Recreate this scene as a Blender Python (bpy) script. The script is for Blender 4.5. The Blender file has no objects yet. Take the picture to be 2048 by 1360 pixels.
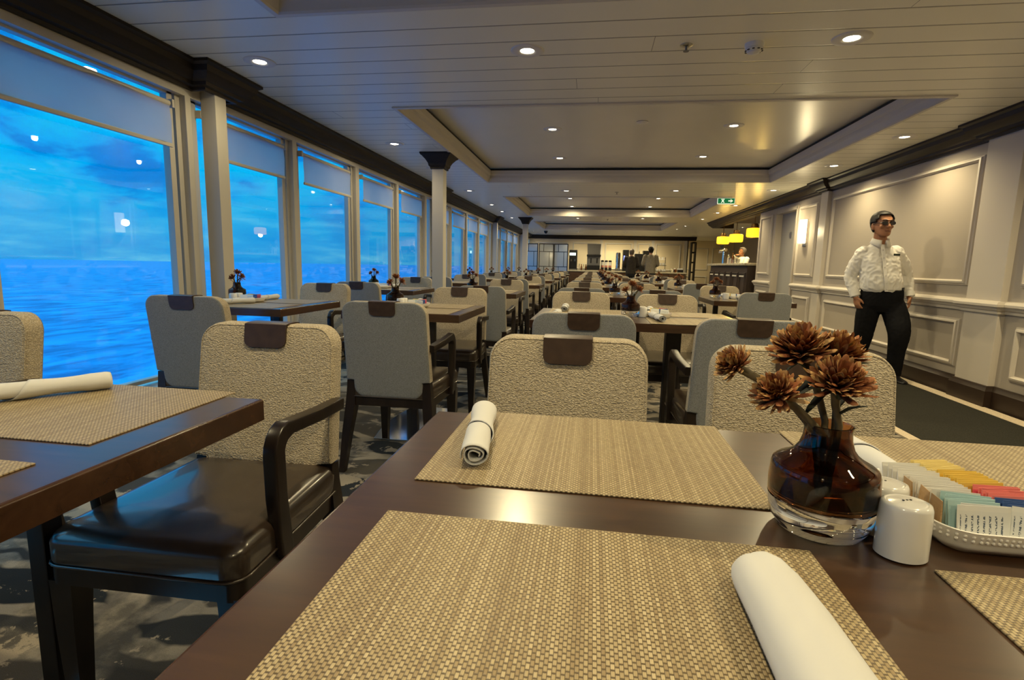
import bpy, bmesh, math, random
from mathutils import Vector, Matrix, noise
PI = math.pi
SC = bpy.context.scene
COL = SC.collection
R = random.Random(7)

# ------------------------------------------------------------------ camera
HC = 1.035                                   # camera height (held at chest height behind the near table)
cam_d = bpy.data.cameras.new('camera')
cam_d.sensor_fit = 'HORIZONTAL'; cam_d.sensor_width = 36.0
cam_d.lens = 36.0 * 1050.5 / 2048.0
cam_d.clip_start = 0.02; cam_d.clip_end = 60000
cam = bpy.data.objects.new('camera', cam_d); COL.objects.link(cam)
_yaw, _pit, _rol = math.radians(-8.476), math.radians(-8.218), math.radians(1.342)
_f = Vector((math.sin(_yaw)*math.cos(_pit), math.cos(_yaw)*math.cos(_pit), math.sin(_pit)))
_r0 = Vector((math.cos(_yaw), -math.sin(_yaw), 0)); _u0 = _r0.cross(_f)
_r = math.cos(_rol)*_r0 + math.sin(_rol)*_u0
_u = math.cos(_rol)*_u0 - math.sin(_rol)*_r0
cam.matrix_world = Matrix(((_r.x, _u.x, -_f.x, 0), (_r.y, _u.y, -_f.y, 0), (_r.z, _u.z, -_f.z, HC), (0, 0, 0, 1)))
SC.camera = cam

# ------------------------------------------------------------------ exposure / colour
SC.view_settings.view_transform = 'Standard'
SC.view_settings.look = 'None'
SC.view_settings.gamma = 1.0
SC.view_settings.use_curve_mapping = False
SC.view_settings.exposure = 0.0
SC.cycles.use_denoising = True
SC.cycles.caustics_reflective = False
SC.cycles.caustics_refractive = False
SC.cycles.max_bounces = 8
SC.cycles.diffuse_bounces = 4
SC.cycles.glossy_bounces = 3
SC.cycles.transmission_bounces = 8
SC.cycles.transparent_max_bounces = 12
SC.cycles.sample_clamp_indirect = 4.0

LAMP_W = 60.0            # each ceiling downlight
WARM = (1.0, 0.82, 0.46)

# ------------------------------------------------------------------ node helpers
def nd(nt, kind, **kw):
    n = nt.nodes.new(kind)
    for k, v in kw.items():
        if k.startswith('i_'):
            n.inputs[k[2:].replace('_', ' ')].default_value = v
        else:
            setattr(n, k, v)
    return n
def lk(nt, a, b): nt.links.new(a, b)
def math_(nt, op, a, b=None, clamp=False):
    n = nt.nodes.new('ShaderNodeMath'); n.operation = op; n.use_clamp = clamp
    for i, v in enumerate((a, b)):
        if v is None: continue
        if isinstance(v, (int, float)): n.inputs[i].default_value = v
        else: nt.links.new(v, n.inputs[i])
    return n.outputs[0]
def ramp(nt, src, stops, interp='LINEAR'):
    n = nt.nodes.new('ShaderNodeValToRGB'); cr = n.color_ramp; cr.interpolation = interp
    while len(cr.elements) < len(stops): cr.elements.new(0.5)
    for e, (p, c) in zip(cr.elements, stops):
        e.position = p; e.color = (*c, 1) if len(c) == 3 else c
    if src is not None: nt.links.new(src, n.inputs[0])
    return n.outputs[0]
def mixc(nt, fac, a, b, mode='MIX'):
    n = nt.nodes.new('ShaderNodeMix'); n.data_type = 'RGBA'; n.blend_type = mode
    for s, v in ((n.inputs[0], fac), (n.inputs[6], a), (n.inputs[7], b)):
        if isinstance(v, (int, float)): s.default_value = v
        elif isinstance(v, tuple): s.default_value = (*v, 1) if len(v) == 3 else v
        else: nt.links.new(v, s)
    return n.outputs[2]

# ------------------------------------------------------------------ sky (dusk, blue hour, broken cloud)
W = bpy.data.worlds.new('dusk_sky'); SC.world = W; W.use_nodes = True
wn = W.node_tree; wn.nodes.clear()
geo = nd(wn, 'ShaderNodeTexCoord'); sep = nd(wn, 'ShaderNodeSeparateXYZ'); lk(wn, geo.outputs['Generated'], sep.inputs[0])
x, y, z = sep.outputs
cmb = nd(wn, 'ShaderNodeMapping'); cmb.inputs['Scale'].default_value = (1.0, 1.0, 2.1); cmb.inputs['Location'].default_value = (0.35, 0.1, 0.2); lk(wn, geo.outputs['Generated'], cmb.inputs[0])
n1 = nd(wn, 'ShaderNodeTexNoise', i_Scale=4.6, i_Detail=10.0, i_Roughness=0.60, i_Distortion=0.25); lk(wn, cmb.outputs[0], n1.inputs['Vector'])
n2 = nd(wn, 'ShaderNodeTexNoise', i_Scale=3.2, i_Detail=9.0, i_Roughness=0.62, i_Distortion=0.3); lk(wn, cmb.outputs[0], n2.inputs['Vector'])
n3 = nd(wn, 'ShaderNodeTexNoise', i_Scale=7.0, i_Detail=8.0, i_Roughness=0.6)
mp = nd(wn, 'ShaderNodeMapping'); mp.inputs['Scale'].default_value = (1, 1, 5.5); lk(wn, geo.outputs['Generated'], mp.inputs[0]); lk(wn, mp.outputs[0], n3.inputs['Vector'])
cloud = ramp(wn, n1.outputs[0], [(0.44, (0.0, 0.54, 1.03)), (0.50, (0.0, 0.44, 1.0)), (0.545, (0.0, 0.27, 0.84)), (0.66, (0.0, 0.215, 0.72))])
gap = ramp(wn, n2.outputs[0], [(0.36, (1, 1, 1)), (0.42, (0, 0, 0))])
bright = ramp(wn, n1.outputs[0], [(0.40, (0.10, 0.60, 1.04)), (0.56, (0.0, 0.42, 1.06))])
sky = mixc(wn, gap, cloud, bright)
# paler broken band just above the horizon
band = ramp(wn, z, [(0.0, (1, 1, 1)), (0.045, (0.75, 0.75, 0.75)), (0.13, (0, 0, 0))])
lowc = ramp(wn, n3.outputs[0], [(0.38, (0.010, 0.33, 0.86)), (0.52, (0.03, 0.42, 0.90)), (0.64, (0.10, 0.56, 0.92)), (0.74, (0.30, 0.70, 0.93))])
sky = mixc(wn, band, sky, lowc)
# zenith, out of view, brightened past the visible sky to light sea and room
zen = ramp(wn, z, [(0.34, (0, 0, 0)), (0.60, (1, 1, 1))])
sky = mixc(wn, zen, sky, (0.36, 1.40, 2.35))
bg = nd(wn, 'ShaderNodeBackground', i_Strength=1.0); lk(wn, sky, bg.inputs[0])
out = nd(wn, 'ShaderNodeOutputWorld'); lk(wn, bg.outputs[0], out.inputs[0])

# ------------------------------------------------------------------ materials
MATS = {}
def pm(name, col, rough=0.5, metal=0.0, spec=0.5, coat=0.0, trans=0.0, ior=1.45, noise_=None, bump=None, sheen=0.0, emis=None, es=0.0, sub=None):
    """principled material; noise_=(scale, amount) varies the tone, bump=(scale, strength, distance)"""
    m = bpy.data.materials.new(name); m.use_nodes = True; nt = m.node_tree
    b = nt.nodes['Principled BSDF']
    b.inputs['Base Color'].default_value = (*col, 1); b.inputs['Roughness'].default_value = rough
    b.inputs['Metallic'].default_value = metal; b.inputs['Specular IOR Level'].default_value = spec
    b.inputs['Coat Weight'].default_value = coat; b.inputs['Coat Roughness'].default_value = 0.08
    b.inputs['Transmission Weight'].default_value = trans; b.inputs['IOR'].default_value = ior
    b.inputs['Sheen Weight'].default_value = sheen
    if emis is not None: b.inputs['Emission Color'].default_value = (*emis, 1); b.inputs['Emission Strength'].default_value = es
    tc = nd(nt, 'ShaderNodeTexCoord')
    if noise_:
        n = nd(nt, 'ShaderNodeTexNoise', i_Scale=noise_[0], i_Detail=5.0); lk(nt, tc.outputs['Object'], n.inputs['Vector'])
        a = noise_[1]
        c0 = tuple(max(0, c*(1-a)) for c in col); c1 = tuple(min(1, c*(1+a)) for c in col)
        lk(nt, ramp(nt, n.outputs[0], [(0.3, c0), (0.7, c1)]), b.inputs['Base Color'])
    if bump:
        n = nd(nt, 'ShaderNodeTexNoise', i_Scale=bump[0], i_Detail=3.0); lk(nt, tc.outputs['Object'], n.inputs['Vector'])
        bp = nd(nt, 'ShaderNodeBump', i_Strength=bump[1], i_Distance=bump[2]); lk(nt, n.outputs[0], bp.inputs['Height']); lk(nt, bp.outputs[0], b.inputs['Normal'])
    MATS[name] = m
    return m

def wood(name, dark, light, rough, scale=(1, 12, 12), coat=0.0, spec=0.5):
    m = bpy.data.materials.new(name); m.use_nodes = True; nt = m.node_tree; b = nt.nodes['Principled BSDF']
    tc = nd(nt, 'ShaderNodeTexCoord'); mp = nd(nt, 'ShaderNodeMapping'); mp.inputs['Scale'].default_value = scale
    lk(nt, tc.outputs['Object'], mp.inputs[0])
    n = nd(nt, 'ShaderNodeTexNoise', i_Scale=4.0, i_Detail=7.0, i_Roughness=0.6, i_Distortion=0.6); lk(nt, mp.outputs[0], n.inputs['Vector'])
    lk(nt, ramp(nt, n.outputs[0], [(0.32, dark), (0.68, light)]), b.inputs['Base Color'])
    b.inputs['Roughness'].default_value = rough; b.inputs['Coat Weight'].default_value = coat; b.inputs['Coat Roughness'].default_value = 0.22
    b.inputs['Specular IOR Level'].default_value = spec
    bp = nd(nt, 'ShaderNodeBump', i_Strength=0.06, i_Distance=0.001); lk(nt, n.outputs[0], bp.inputs['Height']); lk(nt, bp.outputs[0], b.inputs['Normal'])
    MATS[name] = m; return m

def boucle(name, c0, c1, scale, strength, dist):
    m = bpy.data.materials.new(name); m.use_nodes = True; nt = m.node_tree; b = nt.nodes['Principled BSDF']
    tc = nd(nt, 'ShaderNodeTexCoord')
    nz = nd(nt, 'ShaderNodeTexNoise', i_Scale=90.0, i_Detail=2.0); lk(nt, tc.outputs['Object'], nz.inputs['Vector'])
    add = nd(nt, 'ShaderNodeVectorMath', operation='MULTIPLY_ADD'); lk(nt, nz.outputs['Color'], add.inputs[0])
    add.inputs[1].default_value = (0.012, 0.012, 0.012); lk(nt, tc.outputs['Object'], add.inputs[2])
    mp = nd(nt, 'ShaderNodeMapping'); mp.inputs['Scale'].default_value = (0.70, 1, 1.6); lk(nt, add.outputs[0], mp.inputs[0])
    v = nd(nt, 'ShaderNodeTexVoronoi', i_Scale=scale); lk(nt, mp.outputs[0], v.inputs['Vector'])
    n2 = nd(nt, 'ShaderNodeTexNoise', i_Scale=scale*2.5, i_Detail=2.0); lk(nt, tc.outputs['Object'], n2.inputs['Vector'])
    h = math_(nt, 'ADD', math_(nt, 'MULTIPLY', v.outputs['Distance'], -1.0), math_(nt, 'MULTIPLY', n2.outputs[0], 0.35))
    lk(nt, ramp(nt, v.outputs['Distance'], [(0.12, c1), (0.62, c0)]), b.inputs['Base Color'])
    bp = nd(nt, 'ShaderNodeBump', i_Strength=strength, i_Distance=dist); lk(nt, h, bp.inputs['Height']); lk(nt, bp.outputs[0], b.inputs['Normal'])
    b.inputs['Roughness'].default_value = 0.95; b.inputs['Specular IOR Level'].default_value = 0.15; b.inputs['Sheen Weight'].default_value = 0.2
    MATS[name] = m; return m

def weave(name):
    """woven vinyl: light flat strands over thin dark cross strands, in a basket check"""
    m = bpy.data.materials.new(name); m.use_nodes = True; nt = m.node_tree; b = nt.nodes['Principled BSDF']
    tc = nd(nt, 'ShaderNodeTexCoord'); s = nd(nt, 'ShaderNodeSeparateXYZ'); lk(nt, tc.outputs['Object'], s.inputs[0])
    u = math_(nt, 'DIVIDE', s.outputs[0], 0.00315); v = math_(nt, 'DIVIDE', s.outputs[1], 0.0034)
    fu = math_(nt, 'FRACT', u); iu = math_(nt, 'FLOOR', u)
    par = math_(nt, 'MODULO', math_(nt, 'ABSOLUTE', iu), 2.0)
    v2 = math_(nt, 'ADD', math_(nt, 'MULTIPLY', v, 0.5), math_(nt, 'MULTIPLY', par, 0.5))   # brick offset: strand covers 2 rows
    fv = math_(nt, 'FRACT', v2); iv = math_(nt, 'FLOOR', v2)
    a = math_(nt, 'SUBTRACT', 1.0, math_(nt, 'POWER', math_(nt, 'ABSOLUTE', math_(nt, 'SUBTRACT', math_(nt, 'MULTIPLY', fu, 2.0), 1.0)), 4.0))
    fvv = math_(nt, 'ABSOLUTE', math_(nt, 'SUBTRACT', math_(nt, 'MULTIPLY', fv, 2.0), 1.0))
    c = math_(nt, 'SUBTRACT', 1.0, math_(nt, 'POWER', math_(nt, 'DIVIDE', fvv, 0.80), 6.0), clamp=True)
    split = math_(nt, 'ABSOLUTE', math_(nt, 'SUBTRACT', fu, 0.5))
    split = math_(nt, 'SUBTRACT', 1.0, math_(nt, 'MULTIPLY', math_(nt, 'LESS_THAN', split, 0.05), 0.45))
    top = math_(nt, 'MULTIPLY', math_(nt, 'MULTIPLY', a, c, clamp=True), split)
    low = math_(nt, 'MULTIPLY', math_(nt, 'ABSOLUTE', math_(nt, 'SINE', math_(nt, 'MULTIPLY', v, 2*PI))), 0.38)
    hgt = math_(nt, 'MAXIMUM', top, low)
    cell = nd(nt, 'ShaderNodeCombineXYZ'); lk(nt, iu, cell.inputs[0]); lk(nt, iv, cell.inputs[1])
    wn_ = nd(nt, 'ShaderNodeTexWhiteNoise', noise_dimensions='2D'); lk(nt, cell.outputs[0], wn_.inputs['Vector'])
    wc = nd(nt, 'ShaderNodeTexWhiteNoise', noise_dimensions='1D'); lk(nt, iu, wc.inputs['W'])
    tone = math_(nt, 'ADD', math_(nt, 'MULTIPLY', wn_.outputs[0], 0.35), math_(nt, 'MULTIPLY', wc.outputs[0], 0.65))
    light = ramp(nt, tone, [(0.1, (0.30, 0.225, 0.125)), (0.55, (0.42, 0.335, 0.195)), (0.95, (0.55, 0.455, 0.285))])
    colr = mixc(nt, math_(nt, 'SMOOTH_MIN', math_(nt, 'MULTIPLY', top, 1.6), 1.0), (0.11, 0.078, 0.042), light)
    lk(nt, colr, b.inputs['Base Color']); b.inputs['Roughness'].default_value = 0.42
    bp = nd(nt, 'ShaderNodeBump', i_Strength=0.8, i_Distance=0.0009); lk(nt, hgt, bp.inputs['Height']); lk(nt, bp.outputs[0], b.inputs['Normal'])
    MATS[name] = m; return m

def carpet(name):
    m = bpy.data.materials.new(name); m.use_nodes = True; nt = m.node_tree; b = nt.nodes['Principled BSDF']
    tc = nd(nt, 'ShaderNodeTexCoord')
    nz = nd(nt, 'ShaderNodeTexNoise', i_Scale=2.2, i_Detail=4.0); lk(nt, tc.outputs['Object'], nz.inputs['Vector'])
    dv = nd(nt, 'ShaderNodeVectorMath', operation='MULTIPLY_ADD'); lk(nt, nz.outputs['Color'], dv.inputs[0]); dv.inputs[1].default_value = (0.28, 0.28, 0); lk(nt, tc.outputs['Object'], dv.inputs[2])
    mp = nd(nt, 'ShaderNodeMapping'); mp.inputs['Scale'].default_value = (1.7, 4.2, 1); mp.inputs['Rotation'].default_value = (0, 0, 0.45); lk(nt, dv.outputs[0], mp.inputs[0])
    vo = nd(nt, 'ShaderNodeTexVoronoi', i_Scale=1.0, feature='DISTANCE_TO_EDGE'); lk(nt, mp.outputs[0], vo.inputs['Vector'])
    vc = nd(nt, 'ShaderNodeTexVoronoi', i_Scale=1.0); lk(nt, mp.outputs[0], vc.inputs['Vector'])
    leaf = ramp(nt, vo.outputs['Distance'], [(0.07, (0, 0, 0)), (0.10, (1, 1, 1))])
    sp = nd(nt, 'ShaderNodeSeparateColor'); lk(nt, vc.outputs['Color'], sp.inputs[0])
    tone = ramp(nt, sp.outputs[0], [(0.0, (0.022, 0.027, 0.034)), (0.45, (0.048, 0.051, 0.055)), (0.8, (0.105, 0.095, 0.082)), (1.0, (0.15, 0.13, 0.105))])
    n5 = nd(nt, 'ShaderNodeTexNoise', i_Scale=5.0, i_Detail=8.0, i_Roughness=0.65); lk(nt, tc.outputs['Object'], n5.inputs['Vector'])
    ground = ramp(nt, n5.outputs[0], [(0.40, (0.13, 0.12, 0.105)), (0.58, (0.36, 0.32, 0.26))])
    base = mixc(nt, leaf, ground, tone)
    n6 = nd(nt, 'ShaderNodeTexNoise', i_Scale=3.1, i_Detail=9.0, i_Roughness=0.7); lk(nt, dv.outputs[0], n6.inputs['Vector'])
    blotch = ramp(nt, n6.outputs[0], [(0.545, (0, 0, 0)), (0.56, (1, 1, 1))])
    base = mixc(nt, math_(nt, 'MULTIPLY', blotch, 0.9), base, (0.44, 0.375, 0.285))
    n7 = nd(nt, 'ShaderNodeTexNoise', i_Scale=420.0, i_Detail=1.0); lk(nt, tc.outputs['Object'], n7.inputs['Vector'])
    lk(nt, mixc(nt, 0.35, base, ramp(nt, n7.outputs[0], [(0.3, (0.35, 0.35, 0.35)), (0.7, (1, 1, 1))]), 'MULTIPLY'), b.inputs['Base Color'])
    b.inputs['Roughness'].default_value = 0.95; b.inputs['Specular IOR Level'].default_value = 0.1
    bp = nd(nt, 'ShaderNodeBump', i_Strength=0.5, i_Distance=0.002); lk(nt, n7.outputs[0], bp.inputs['Height']); lk(nt, bp.outputs[0], b.inputs['Normal'])
    MATS[name] = m; return m

def ceiling_mat(name):
    """painted metal planks 0.205 m wide running across the room"""
    m = bpy.data.materials.new(name); m.use_nodes = True; nt = m.node_tree; b = nt.nodes['Principled BSDF']
    tc = nd(nt, 'ShaderNodeTexCoord'); s = nd(nt, 'ShaderNodeSeparateXYZ'); lk(nt, tc.outputs['Object'], s.inputs[0])
    v = math_(nt, 'DIVIDE', math_(nt, 'ADD', s.outputs[1], -0.018), 0.205)
    f = math_(nt, 'FRACT', v)
    d = math_(nt, 'ABSOLUTE', math_(nt, 'SUBTRACT', f, 0.5))
    g = math_(nt, 'GREATER_THAN', d, 0.478)
    # butt joints staggered along each plank
    row = math_(nt, 'FLOOR', v)
    wnz = nd(nt, 'ShaderNodeTexWhiteNoise', noise_dimensions='1D'); lk(nt, row, wnz.inputs['W'])
    fj = math_(nt, 'FRACT', math_(nt, 'ADD', math_(nt, 'DIVIDE', s.outputs[0], 7.0), wnz.outputs[0]))
    j = math_(nt, 'LESS_THAN', fj, 0.0005)
    gg = math_(nt, 'MAXIMUM', g, j)
    lk(nt, mixc(nt, gg, (0.86, 0.835, 0.70), (0.26, 0.245, 0.20)), b.inputs['Base Color'])
    b.inputs['Roughness'].default_value = 0.30
    e = ramp(nt, d, [(0.455, (1, 1, 1)), (0.49, (0, 0, 0))])
    bp = nd(nt, 'ShaderNodeBump', i_Strength=0.7, i_Distance=0.004); lk(nt, e, bp.inputs['Height']); lk(nt, bp.outputs[0], b.inputs['Normal'])
    MATS[name] = m; return m

def glass_pane(name):
    m = bpy.data.materials.new(name); m.use_nodes = True; nt = m.node_tree; nt.nodes.clear()
    t = nd(nt, 'ShaderNodeBsdfTransparent'); t.inputs[0].default_value = (0.965, 0.98, 0.985, 1)
    g = nd(nt, 'ShaderNodeBsdfGlossy'); g.inputs['Roughness'].default_value = 0.0
    fr = nd(nt, 'ShaderNodeFresnel'); ge = nd(nt, 'ShaderNodeNewGeometry')      # same reflectance from both faces of the sheet
    lk(nt, math_(nt, 'SUBTRACT', 1.5, math_(nt, 'MULTIPLY', ge.outputs['Backfacing'], 1.5-1/1.5)), fr.inputs[0])
    mx = nd(nt, 'ShaderNodeMixShader'); lk(nt, fr.outputs[0], mx.inputs[0]); lk(nt, t.outputs[0], mx.inputs[1]); lk(nt, g.outputs[0], mx.inputs[2])
    o = nd(nt, 'ShaderNodeOutputMaterial'); lk(nt, mx.outputs[0], o.inputs[0])
    MATS[name] = m; return m

def sea_mat(name):
    m = bpy.data.materials.new(name); m.use_nodes = True; nt = m.node_tree; b = nt.nodes['Principled BSDF']
    tc = nd(nt, 'ShaderNodeTexCoord')
    mp = nd(nt, 'ShaderNodeMapping'); mp.inputs['Scale'].default_value = (1, 0.45, 1); mp.inputs['Rotation'].default_value = (0, 0, 0.5); lk(nt, tc.outputs['Object'], mp.inputs[0])
    a = nd(nt, 'ShaderNodeTexNoise', i_Scale=0.16, i_Detail=9.0, i_Roughness=0.62, i_Distortion=0.5); lk(nt, mp.outputs[0], a.inputs['Vector'])
    c = nd(nt, 'ShaderNodeTexNoise', i_Scale=0.05, i_Detail=10.0, i_Roughness=0.7); lk(nt, mp.outputs[0], c.inputs['Vector'])
    foam = ramp(nt, c.outputs[0], [(0.755, (0, 0, 0)), (0.78, (1, 1, 1))])
    body = ramp(nt, a.outputs[0], [(0.38, (0.0, 0.11, 0.34)), (0.50, (0.0, 0.245, 0.58)), (0.62, (0.01, 0.36, 0.70))])
    lk(nt, mixc(nt, foam, body, (0.75, 0.8, 0.8)), b.inputs['Base Color'])
    b.inputs['Roughness'].default_value = 0.35; b.inputs['Specular IOR Level'].default_value = 0.25
    bp = nd(nt, 'ShaderNodeBump', i_Strength=0.9, i_Distance=0.9); lk(nt, a.outputs[0], bp.inputs['Height']); lk(nt, bp.outputs[0], b.inputs['Normal'])
    MATS[name] = m; return m

def emit(name, col, s):
    m = bpy.data.materials.new(name); m.use_nodes = True; nt = m.node_tree; nt.nodes.clear()
    e = nd(nt, 'ShaderNodeEmission', i_Strength=s); e.inputs[0].default_value = (*col, 1)
    o = nd(nt, 'ShaderNodeOutputMaterial'); lk(nt, e.outputs[0], o.inputs[0]); MATS[name] = m; return m

M_front = boucle('boucle_beige', (0.40, 0.335, 0.24), (0.66, 0.57, 0.425), 215, 1.0, 0.0030)
M_backf = boucle('plain_weave_grey', (0.185, 0.192, 0.20), (0.305, 0.318, 0.33), 330, 0.6, 0.0012)
M_leather = pm('dark_brown_leather', (0.030, 0.019, 0.013), 0.28, spec=1.0, coat=0.7, noise_=(30, 0.15), bump=(350, 0.12, 0.001))
M_tab = pm('brown_leather_tab', (0.050, 0.030, 0.021), 0.36, noise_=(40, 0.2), bump=(400, 0.15, 0.001))
M_frame = wood('espresso_wood', (0.008, 0.005, 0.004), (0.018, 0.011, 0.008), 0.30, (6, 6, 1))
M_table = wood('walnut_veneer', (0.036, 0.017, 0.0078), (0.063, 0.030, 0.0138), 0.28, (1.2, 11, 11), coat=0.5, spec=0.8)
M_tedge = wood('table_edge', (0.034, 0.015, 0.0075), (0.06, 0.027, 0.0135), 0.20, (1.2, 8, 8), coat=0.25)
M_post = pm('dark_post', (0.010, 0.007, 0.006), 0.4)
M_steel = pm('polished_steel', (0.78, 0.79, 0.80), 0.10, metal=1.0)
M_chrome = pm('brushed_steel', (0.55, 0.55, 0.55), 0.28, metal=1.0)
M_mat = weave('woven_vinyl')
M_napkin = pm('white_cotton', (0.60, 0.605, 0.61), 0.9, spec=0.1, bump=(260, 0.12, 0.0006), sheen=0.15)
M_cer = pm('white_porcelain', (0.80, 0.79, 0.77), 0.16, coat=0.4)
M_amber = pm('amber_glass', (0.24, 0.10, 0.032), 0.02, trans=1.0, ior=1.45)
M_clear = pm('clear_glass', (0.97, 0.98, 0.97), 0.01, trans=1.0, ior=1.45)
M_carpet = carpet('leaf_pattern_carpet')
M_runner = pm('charcoal_carpet', (0.030, 0.029, 0.024), 0.95, spec=0.1, noise_=(160, 0.35), bump=(330, 0.5, 0.003))
M_stripe = pm('beige_carpet_border', (0.56, 0.47, 0.35), 0.95, spec=0.1, noise_=(120, 0.2), bump=(330, 0.4, 0.002))
M_ceil = ceiling_mat('ceiling_planks')
M_tray = pm('smooth_white_ceiling', (0.76, 0.735, 0.62), 0.26, noise_=(1.6, 0.03), bump=(5, 0.06, 0.01))
M_mould = pm('cream_moulding', (0.62, 0.585, 0.52), 0.40)
M_gap = pm('shadow_gap_black', (0.008, 0.008, 0.010), 0.6)
M_crown = wood('dark_crown_wood', (0.012, 0.008, 0.006), (0.026, 0.016, 0.012), 0.52, (10, 1, 10), spec=0.3)
M_win = pm('cream_window_frame', (0.56, 0.53, 0.47), 0.40)
M_glass = glass_pane('window_glass')
M_blind = pm('grey_blind_cloth', (0.56, 0.56, 0.55), 0.85, noise_=(3, 0.08), bump=(900, 0.2, 0.0005))
_nt = M_blind.node_tree; _tl = nd(_nt, 'ShaderNodeBsdfTranslucent'); _tl.inputs[0].default_value = (0.62, 0.60, 0.58, 1)      # thin cloth lets daylight through
_mx = nd(_nt, 'ShaderNodeMixShader'); _mx.inputs[0].default_value = 0.5; lk(_nt, _nt.nodes['Principled BSDF'].outputs[0], _mx.inputs[1]); lk(_nt, _tl.outputs[0], _mx.inputs[2])
lk(_nt, _mx.outputs[0], _nt.nodes['Material Output'].inputs[0])
M_wallp = pm('greige_wall_paint', (0.41, 0.365, 0.315), 0.5)
M_panel = pm('linen_wall_panel', (0.37, 0.325, 0.275), 0.8, bump=(700, 0.15, 0.0006))
M_walltr = pm('pale_wall_moulding', (0.56, 0.51, 0.45), 0.38)
M_base = pm('dark_baseboard', (0.030, 0.018, 0.012), 0.4)
M_cream = pm('cream_far_wall', (0.70, 0.61, 0.44), 0.6)
M_door = pm('grey_door_paint', (0.34, 0.33, 0.315), 0.5)
M_bulb = emit('lamp_lens', (1.0, 0.86, 0.58), 26.0)
M_ring = pm('white_trim_ring', (0.72, 0.70, 0.66), 0.4)
M_white = pm('white_plastic', (0.75, 0.75, 0.73), 0.4)
M_dark = pm('black_plastic', (0.012, 0.012, 0.014), 0.35)
M_grey = pm('grey_metal', (0.20, 0.20, 0.205), 0.35, metal=0.6)
M_sea = sea_mat('sea_water')
M_skin = pm('tanned_skin', (0.40, 0.185, 0.095), 0.5, noise_=(20, 0.12))
M_skin2 = pm('light_skin', (0.52, 0.30, 0.20), 0.5)
M_hair = pm('black_hair', (0.006, 0.005, 0.005), 0.45, bump=(300, 0.6, 0.003))
M_hairg = pm('grey_hair', (0.16, 0.13, 0.10), 0.6, bump=(300, 0.6, 0.003))
M_shirt = pm('white_shirt_cloth', (0.86, 0.84, 0.80), 0.85, spec=0.1)
M_trous = pm('black_trouser_cloth', (0.010, 0.010, 0.012), 0.85, spec=0.1)
# ------------------------------------------------------------------ geometry helpers
def flat_normals(me, ang):
    """area-weighted split normals, so small bevels do not bend the shading of the big flat faces"""
    import numpy as np
    nl, npoly = len(me.loops), len(me.polygons)
    if not nl: return
    lv = np.empty(nl, np.int64); me.loops.foreach_get('vertex_index', lv)
    pn = np.empty(npoly*3); me.polygons.foreach_get('normal', pn); pn = pn.reshape(-1, 3)
    pa = np.empty(npoly); me.polygons.foreach_get('area', pa)
    lt = np.empty(npoly, np.int64); me.polygons.foreach_get('loop_total', lt)
    lp = np.repeat(np.arange(npoly), lt); ca = math.cos(ang)
    order = np.argsort(lv, kind='stable'); st = np.flatnonzero(np.r_[True, np.diff(lv[order]) > 0, True])
    out = pn[lp].copy()
    for a, b in zip(st[:-1], st[1:]):
        if b - a < 2: continue
        L = order[a:b]; F = lp[L]; N = pn[F]; Wt = (N @ N.T > ca) * pa[F][None, :]
        out[L] = Wt @ N
    ln = np.linalg.norm(out, axis=1); bad = ln < 1e-12; out[bad] = pn[lp][bad]; ln[bad] = 1.0
    me.normals_split_custom_set(list(map(tuple, out / ln[:, None])))
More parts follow.
